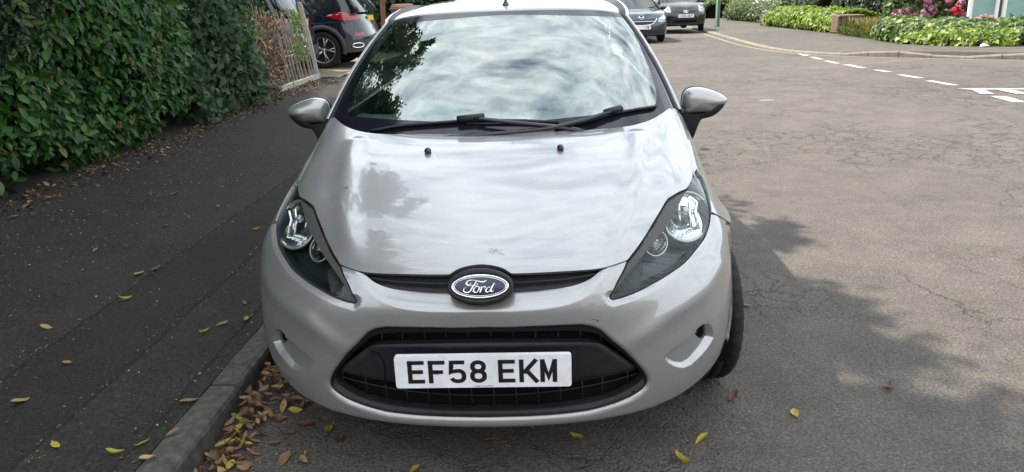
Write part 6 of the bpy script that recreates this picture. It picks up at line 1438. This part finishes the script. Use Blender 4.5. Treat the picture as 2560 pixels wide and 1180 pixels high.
# ---- slate blue hatchback
def ex_blue(K,sh,sf,sr,zc,ar):
    for o in patch('headlight',sh,[(.50,.60),(.62,.58),(.86,.64),(1.02,.72),(.98,.77),(.78,.75),(.56,.70)],MT['clear_lamp'],K,.010): pass
    for s in (1,-1):
        for q in (.66,.80):
            X=sh(np.array([s*q]),np.array([.67]),.012)[0]; bm=bmesh.new(); bmesh.ops.create_uvsphere(bm,u_segments=12,v_segments=8,radius=.045); bmesh.ops.translate(bm,verts=bm.verts,vec=X+[0,.02,0]); bmobj('lamp_bowl',bm,MT['chrome'],K,True)
    patch('grille',sh,[(-.44,.68),(.44,.68),(.34,.555),(.18,.53),(-.18,.53),(-.34,.555)],MT['trim_dark'],K,.006,False)
    X=sh(np.array([-.48,-.42,-.33,-.18,0,.18,.33,.42,.48]),np.array([.70,.63,.555,.522,.515,.522,.555,.63,.70]),.016); mesh('grille_chrome',*tube(X,.014,6),MT['chrome'],K)
    X=sh(np.linspace(-.38,.38,9),np.full(9,.625),.014); mesh('grille_chrome',*tube(X,.010,6),MT['chrome'],K)
    oval_patch('badge_ring',sh,0,.74,.058,.055,MT['chrome'],K,.020,.008); X=sh(np.linspace(-.085,.085,5),np.full(5,.74),.024); mesh('badge_bar',*tube(X,.011,6),MT['chrome'],K)
    patch('lower_grille',sh,[(-.78,.26),(.78,.26),(.82,.40),(-.82,.40)],MT['trim_dark'],K,.005,False)
    shell_plate(K,sh,'VM',.46,-.012,MT['plate_white'],None,.36)
    for s in (1,-1):
        V,F=lathe([(0,-.06),(.07,-.04),(.085,0),(.07,.04),(0,.05)],14,'y'); mesh('door_mirror',[(x*1.35+s*.90,y+1.38,z*.85+.98) for x,y,z in V],F,MT['paint_blue'],K)
        mesh('wiper',*tube([(s*.05+.1,1.02,.955),(s*.34+.12,1.10,1.0),(s*.56+.1,1.14,1.03)],.012,5),MT['trim_dark'],K)
blue=dict(shell=dict(L=4.2,Wd=1.70,nose=.72,tail=.5,pn=2.6,pt=3.2,lean_n=.22,belt=.95,tum=.07),wheels=(.86,3.4,.30),paint=MT['paint_blue'],top=[(0,.745),(.3,.80),(.7,.87),(1.1,.93),(2.2,.96),(3.6,1.0),(4.2,1.0)],cowl=1.0,cabin=(.95,4.05,1.85,3.5,1.42,.945,.75,.55),rim=MT['alloy'],steer=0,extra=ex_blue)
build_car(blue,'slate blue hatchback with chrome edged grille, half hidden behind the silver car roof pillar',(2.98,21.6,0),R(4),'cars parked along the far road',1.02)
def ex_brown(K,sh,sf,sr,zc,ar):
    for o in patch('headlight',sh,[(.50,.60),(.62,.58),(.86,.64),(.98,.75),(.78,.74),(.56,.70)],MT['clear_lamp'],K,.010): pass
    for s in (1,-1):
        V,F=lathe([(0,-.06),(.07,-.04),(.085,0),(.07,.04),(0,.05)],14,'y'); mesh('door_mirror',[(x*1.35+s*.93,y+1.38,z*.85+1.02) for x,y,z in V],F,MT['paint_brown'],K)
brown=dict(blue); brown['paint']=MT['paint_brown']; brown['extra']=ex_brown
build_car(brown,'dark brown car glimpsed between the slate blue and the charcoal cars',(3.9,32.0,.03),R(4),'cars parked along the far road',1.05)
# ---- two navy SUVs, tails to the road
def ex_suv(K,sh,sf,sr,zc,ar):
    Ls=sh.len
    side=sh.s_of_y(sh.L-sh.tail)
    rl=[(side-.22,1.02),(side+.05,1.09),(side+.36,1.10),(side+.60,1.04),(side+.62,.96),(side+.40,.92),(side+.10,.94)]
    for o in patch('tail_lamp',sh,rl,MT['red_lamp'],K,.014): pass
    for s in (1,-1):
        a=np.array([(s*(side+.02),1.045),(s*(side+.30),1.055),(s*(side+.50),1.02)]); X=sh(a[:,0],a[:,1],.022); mesh('lamp_line',*tube(X,.008,5),MT['clear_lamp'],K)
    for o in patch('reflector',sh,[(side+.36,.62),(side+.60,.63),(side+.60,.69),(side+.36,.68)],MT['red_lamp'],K,.012): pass
    cl=[(sr+ar+.02,.30),(Ls-.02,.36),(Ls-.02,.52),(side+.30,.56),(sr+ar+.05,.60),(sr+ar+.03,.44)]
    for o in patch('bumper_cladding',sh,cl,MT['trim_grey'],K,.010): pass
    for o in patch('sill_cladding',sh,[(sf+ar+.06,.28),(sr-ar-.06,.28),(sr-ar-.06,.42),(sf+ar+.06,.42)],MT['trim_grey'],K,.010): pass
    for s_c in (sf,sr):
        r=ring_arch(sh,s_c,zc,ar-.012,ar+.075,MT['trim_grey'],K,.014); mirror_obj(r,'arch_trim')
    for s in (1,-1):
        a=[(s*(side+.42+.12*math.cos(t)),.44+.045*math.sin(t)) for t in np.linspace(0,2*math.pi,16,endpoint=False)]; a=np.array(a); X=sh(a[:,0],a[:,1],.02); mesh('exhaust_trim',*tube(X,.014,6,closed=True),MT['chrome'],K)
    oval_patch('fuel_door',sh,side-.62,.98,.085,.085,MT['trim_dark'],K,.003,.0035)
    a=np.array([(side-.2+.12*0,.62),(side+.2,.66),(side+.62,.72)]); 
    X=sh(np.linspace(sf+.2,side+.3,30),np.interp(np.linspace(0,1,30),[0,1],[.86,.90]),.004); r=mesh('body_crease',*tube(X,.006,5),MT['paint_navy'],K); mirror_obj(r,'body_crease')
    b=empty('number_plate'); b.parent=K; y=float(sh(np.array([sh.len]),np.array([.95]))[0,1])+.012; box('plate_board',(0,y,.95),(.52,.014,.111),MT['plate_yellow'],b); 
    parts=[(-.19+.056*i+(.03 if i>3 else 0)) for i in range(7)]
    mesh('rear_spoiler',*tube([(-.52,sh.L-.42,1.60),(0,sh.L-.34,1.63),(.52,sh.L-.42,1.60)],[.03,.04,.03],8),MT['paint_navy'],K)
suv=dict(suv=True,shell=dict(L=4.45,Wd=1.85,nose=.8,tail=.62,pn=2.7,pt=3.0,lean_n=.18,lean_t=.12,belt=1.08,tum=.07),wheels=(.88,3.52,.365),paint=MT['paint_navy'],top=[(0,.95),(.35,1.0),(.8,1.06),(1.3,1.10),(2.5,1.12),(3.6,1.17),(4.1,1.20),(4.45,1.18)],cowl=1.15,cabin=(1.1,4.34,2.0,3.95,1.64,1.08,.84,.64),rim=MT['alloy'],steer=0,extra=ex_suv)
# heading -x: local +y (nose->tail) must point to world +x  => rotate by -90 deg; tail x = loc.x + L
s1=build_car(suv,'navy SUV nearest the paling fence, tail towards the road with red lamp above the fence',(-4.22-4.45,12.50,pz(-4.3)),R(-90),'navy SUVs parked on the driveway')
s2=copy_tree(s1); s2.location=(-3.42-4.45,14.52,pz(-4.3)+.0); s2['label']='navy SUV parked on the farther side of the driveway, its alloy wheel fully in view'
# ======================================================================= fallen leaves
MT['leaf_yel']=mat_leaf('fallen_leaf_yellow',[(0,(.38,.28,.04)),(.5,(.48,.38,.05)),(1,(.34,.31,.05))],.55,.25,True,60)
MT['leaf_tan']=mat_leaf('fallen_leaf_tan',[(0,(.26,.17,.08)),(.5,(.36,.26,.12)),(1,(.22,.12,.06))],.7,.1,True,60)
MT['leaf_brn']=mat_leaf('fallen_leaf_brown',[(0,(.11,.055,.035)),(.5,(.19,.105,.06)),(1,(.26,.16,.09))],.7,.1,True,60)
FLM={}
for mk_ in ('leaf_yel','leaf_tan','leaf_brn'):
    FLM[mk_]=[]
    for v in range(4):
        n=9; V=[];F=[]; w=.19+.05*v%3; curl=random.uniform(.08,.30)
        for i in range(n):
            t=i/(n-1); wd=.21*math.sin(math.pi*min(1,t*1.02))**.75*(1.15-.5*t); 
            for s in (-1,-.5,0,.5,1): V.append((t-.5,s*wd+.03*math.sin(t*5+v),curl*.8*(2*t-1)**2*(1 if v%2 else .5)+curl*.55*abs(s)*wd/.2-.02*(s==0)+.012*math.sin(9*t+3*s+v)))
        for i in range(n-1):
            for j in range(4): F.append((i*5+j,(i+1)*5+j,(i+1)*5+j+1,i*5+j+1))
        o=len(V); V+=[(.5,.004,.1),(.5,-.004,.1),(.66,.0,.03)]; F.append((o,o+1,o+2))
        V+=[(-.5,.008,.1*curl),(-.5,-.008,.1*curl),(-.72,.02,.0)]; F.append((o+3,o+5,o+4))
        me=bpy.data.meshes.new('fallen_leaf'); me.from_pydata(V,[],F); me.materials.append(MT[mk_]); me.polygons.foreach_set('use_smooth',[True]*len(F)); FLM[mk_].append(me)
def put_leaf(x,y,z,size,kind,label,rz=None,tilt=.12,group=None,v=None,flat=1.):
    o=bpy.data.objects.new('fallen_leaf',FLM[kind][random.randrange(4) if v is None else v]); COL.objects.link(o); o.location=(x,y,z+.004); o.rotation_euler=(random.gauss(0,tilt),random.gauss(0,tilt),random.uniform(0,6.28) if rz is None else rz); o.scale=(size,size*random.uniform(.85,1.15),size*flat)
    tag(o,label,'leaf',group); return o
random.seed(5)
PV=[(-2.23,2.53,'leaf_tan',.055,'small tan leaf on the shaded pavement, farthest out towards the hedge'),(-2.42,2.06,'leaf_tan',.05,'pale tan leaf lying nearest the laurel hedge on the near pavement'),(-1.96,1.67,'leaf_tan',.075,'long tan leaf, left one of two side by side mid pavement'),(-1.90,1.72,'leaf_brn',.06,'round brown leaf, right one of two side by side mid pavement'),(-1.84,1.32,'leaf_yel',.055,'dull yellow leaf alone in the middle of the pavement'),(-2.02,.99,'leaf_tan',.055,'thin tan leaf at the left edge of the near pavement'),(-1.72,.66,'leaf_tan',.05,'small folded tan leaf on the lower left pavement'),(-1.71,.36,'leaf_tan',.065,'curled brown edged leaf at the lower left edge of the picture'),(-1.30,.96,'leaf_yel',.05,'upright pointed yellow leaf near the kerb line'),(-1.26,1.05,'leaf_tan',.055,'slim tan leaf lying above the upright yellow one'),(-1.17,1.10,'leaf_tan',.055,'curled tan leaf beside the kerb stone next to the car'),(-1.10,.38,'leaf_tan',.065,'long pale leaf lying on the edge of the kerb stone'),(-1.41,.09,'leaf_yel',.055,'oval pale yellow leaf at the bottom left of the pavement'),(-1.19,.05,'leaf_yel',.055,'broad yellow leaf at the bottom edge near the kerb'),(-1.13,.11,'leaf_yel',.045,'small oval yellow leaf by the kerb at the bottom edge'),(-1.63,2.47,'leaf_yel',.05,'small yellow leaf on the pavement nearest the headlight'),(-1.25,1.29,'leaf_brn',.045,'small brown leaf between the kerb and the bumper corner'),(-2.10,3.01,'leaf_tan',.05,'tan leaf far up the pavement in the shade'),(-2.56,3.34,'leaf_brn',.07,'reddish brown leaf near the foot of the hedge')]
for x,y,k,s,l in PV: put_leaf(x,y,pz(x),s*1.1,k,l)
put_leaf(-1.06,.17,.114,.05,'leaf_brn','ragged brown leaf flat on the kerb stone top'); put_leaf(-1.07,.02,.114,.05,'leaf_tan','faded leaf fragment at the bottom end of the kerb')
RD=[(1.12,1.45,'leaf_tan',.07,'orange tan leaf beside the right front tyre'),(.87,.57,'leaf_brn',.065,'rusty curled leaf on the road right of the bumper'),(1.06,.45,'leaf_yel',.06,'yellow green slim leaf on the open road at the right'),(1.46,.64,'leaf_brn',.065,'rust brown leaf, rightmost on the shaded road'),(.70,.29,'leaf_yel',.065,'bright yellow green leaf, upper of two at the lower right'),(.61,.17,'leaf_yel',.07,'yellow leaf, lower of two at the lower right'),(.28,.30,'leaf_yel',.055,'pair like folded yellow leaf under the bumper centre right'),(.12,.385,'leaf_yel',.04,'small yellow scrap of leaf just under the bumper lip'),(-.01,.29,'leaf_brn',.055,'dark brown leaf in the shadow below the number plate'),(-.60,.36,'leaf_yel',.065,'yellow green leaf below the left end of the bumper'),(-.70,.40,'leaf_brn',.065,'dark spotted leaf standing on edge near the leaf pile'),(-.77,.28,'leaf_brn',.05,'small brown leaf right of the gutter pile'),(-.55,.31,'leaf_brn',.065,'brown leaf flat on the tarmac under the left bumper'),(-.70,.18,'leaf_brn',.07,'wide brown leaf at the bottom edge right of the gutter pile'),(-.63,.17,'leaf_tan',.055,'orange brown folded leaf at the bottom edge'),(-.74,.34,'leaf_brn',.04,'tiny brown leaf between the pile and the spotted leaf'),(-.25,.12,'leaf_yel',.05,'green yellow leaf tip at the bottom edge centre')]
for x,y,k,s,l in RD: put_leaf(x,y,.002,s*1.1,k,l)
# the drift of leaves in the gutter
for i in range(285):
    t=random.random()**.9; y=-.10+1.12*t; wd=.10+.16*math.exp(-((y-.62)/.17)**2)+.05*math.exp(-((y-.05)/.2)**2)
    a=random.random()**1.5; x=-.945+wd*a; hgt=max(0,.055*(1-a)*(.6+.7*math.exp(-((y-.62)/.25)**2)))
    k=random.choices(['leaf_brn','leaf_tan','leaf_yel'],[.68,.22,.10])[0]
    nm={'leaf_brn':'brown curled leaf heaped in the gutter drift beside the kerb','leaf_tan':'pale tan leaf heaped in the gutter drift beside the kerb','leaf_yel':'yellow leaf heaped in the gutter drift beside the kerb'}[k]
    put_leaf(x,y,.004+hgt*random.uniform(.2,1.),random.uniform(.036,.064),k,nm,None,.42,{'leaf_brn':'brown leaves','leaf_tan':'tan leaves','leaf_yel':'yellow leaves'}[k]+' in the gutter drift')
# tiny blossom and leaf crumbs on the pavement, thick by the hedge
g=np.random.default_rng(42); n=3000; x=-3.75+2.5*g.beta(1,3.2,n); y=g.uniform(-.3,6.2,n)-(x+3.75)*.3; C=np.stack([x,y,.112+.026*(-1.135-x)+.004],1); MT['crumb']=mat_leaf('leaf_crumb',[(0,(.12,.075,.035)),(.6,(.24,.17,.075)),(1,(.38,.30,.14))],.8,0)
o=leaves('leaf_litter',C,np.tile([0,0,1.],(n,1)),.017,MT['crumb'],None,.45,'B',0,seed=3,spread=.25); tag(o,kind='stuff')
n=620; x=g.choice([-1.47,-1.90,-1.15],n)+g.normal(0,.035,n); y=g.uniform(-.3,5,n); C=np.stack([x,y,.112+.026*(-1.135-x)+.003],1); o=leaves('seam_litter',C,np.tile([0,0,1.],(n,1)),.014,MT['crumb'],None,.45,'B',0,seed=4,spread=.25); tag(o,kind='stuff')
n=1000; t=g.uniform(0,1,n); y=2.3+9*t; x=-3.74+.20*np.abs(g.normal(0,1,n))-.15*t; C=np.stack([x,y,.112+.026*(-1.135-x)+.012],1); MT['litter_brown']=mat_leaf('brown_litter',[(0,(.05,.028,.018)),(.6,(.13,.07,.04)),(1,(.28,.17,.09))],.8,0)
o=leaves('hedge_foot_litter',C,np.tile([0,0,1.],(n,1)),.05,MT['litter_brown'],None,.5,'L',0,seed=5,spread=.5); tag(o,kind='stuff')
n=900; C=np.stack([g.uniform(-1.0,-.55,n)**1,g.uniform(-.2,1.1,n),np.full(n,.004)],1); o=leaves('gutter_crumbs',C,np.tile([0,0,1.],(n,1)),.013,MT['litter_brown'],None,.5,'B',0,seed=6,spread=.4); tag(o,kind='stuff')


# ======================================================================= the street behind the viewer (seen in the paintwork)
MT['render']=mat_noise('pale_render',(.46,.43,.37),(.58,.55,.48),3,.9,.004); MT['rooftile']=mat_noise('roof_tile',(.16,.075,.05),(.25,.12,.08),5,.85,.01)
def house(x0,label):
    H=empty('house',(0,0,0),0,label,'house','houses across the street')
    bm=bmesh.new(); add_box(bm,(x0,-21,2.7),(9,8,5.4)); bmobj('wall',bm,MT['render'],H)
    mesh('roof',[(x0-4.8,-25.3,5.4),(x0+4.8,-25.3,5.4),(x0+4.8,-16.7,5.4),(x0-4.8,-16.7,5.4),(x0-4.8,-21,8.4),(x0+4.8,-21,8.4)],[(0,1,5,4),(2,3,4,5),(0,4,3),(1,2,5),(3,2,1,0)],MT['rooftile'],H,False)
    for wx in (-2.6,2.4):
        for wz in (1.5,4.0):
            w=box('window',(x0+wx,-16.98,wz),(1.7,.06,1.25),MT['upvc'],H); box('pane',(x0+wx,-16.94,wz),(1.5,.03,1.05),MT['dark_glass'],w).matrix_parent_inverse=w.matrix_world.inverted()
    box('door',(x0-.2,-16.97,1.05),(.95,.06,2.1),MT['paint_blue'],H)
for i,x0 in enumerate((-10.5,0.5,11.5)): house(x0,['cream rendered house opposite, leftmost of three behind the viewer','cream rendered house opposite, middle of three behind the viewer','cream rendered house opposite, rightmost of three behind the viewer'][i])
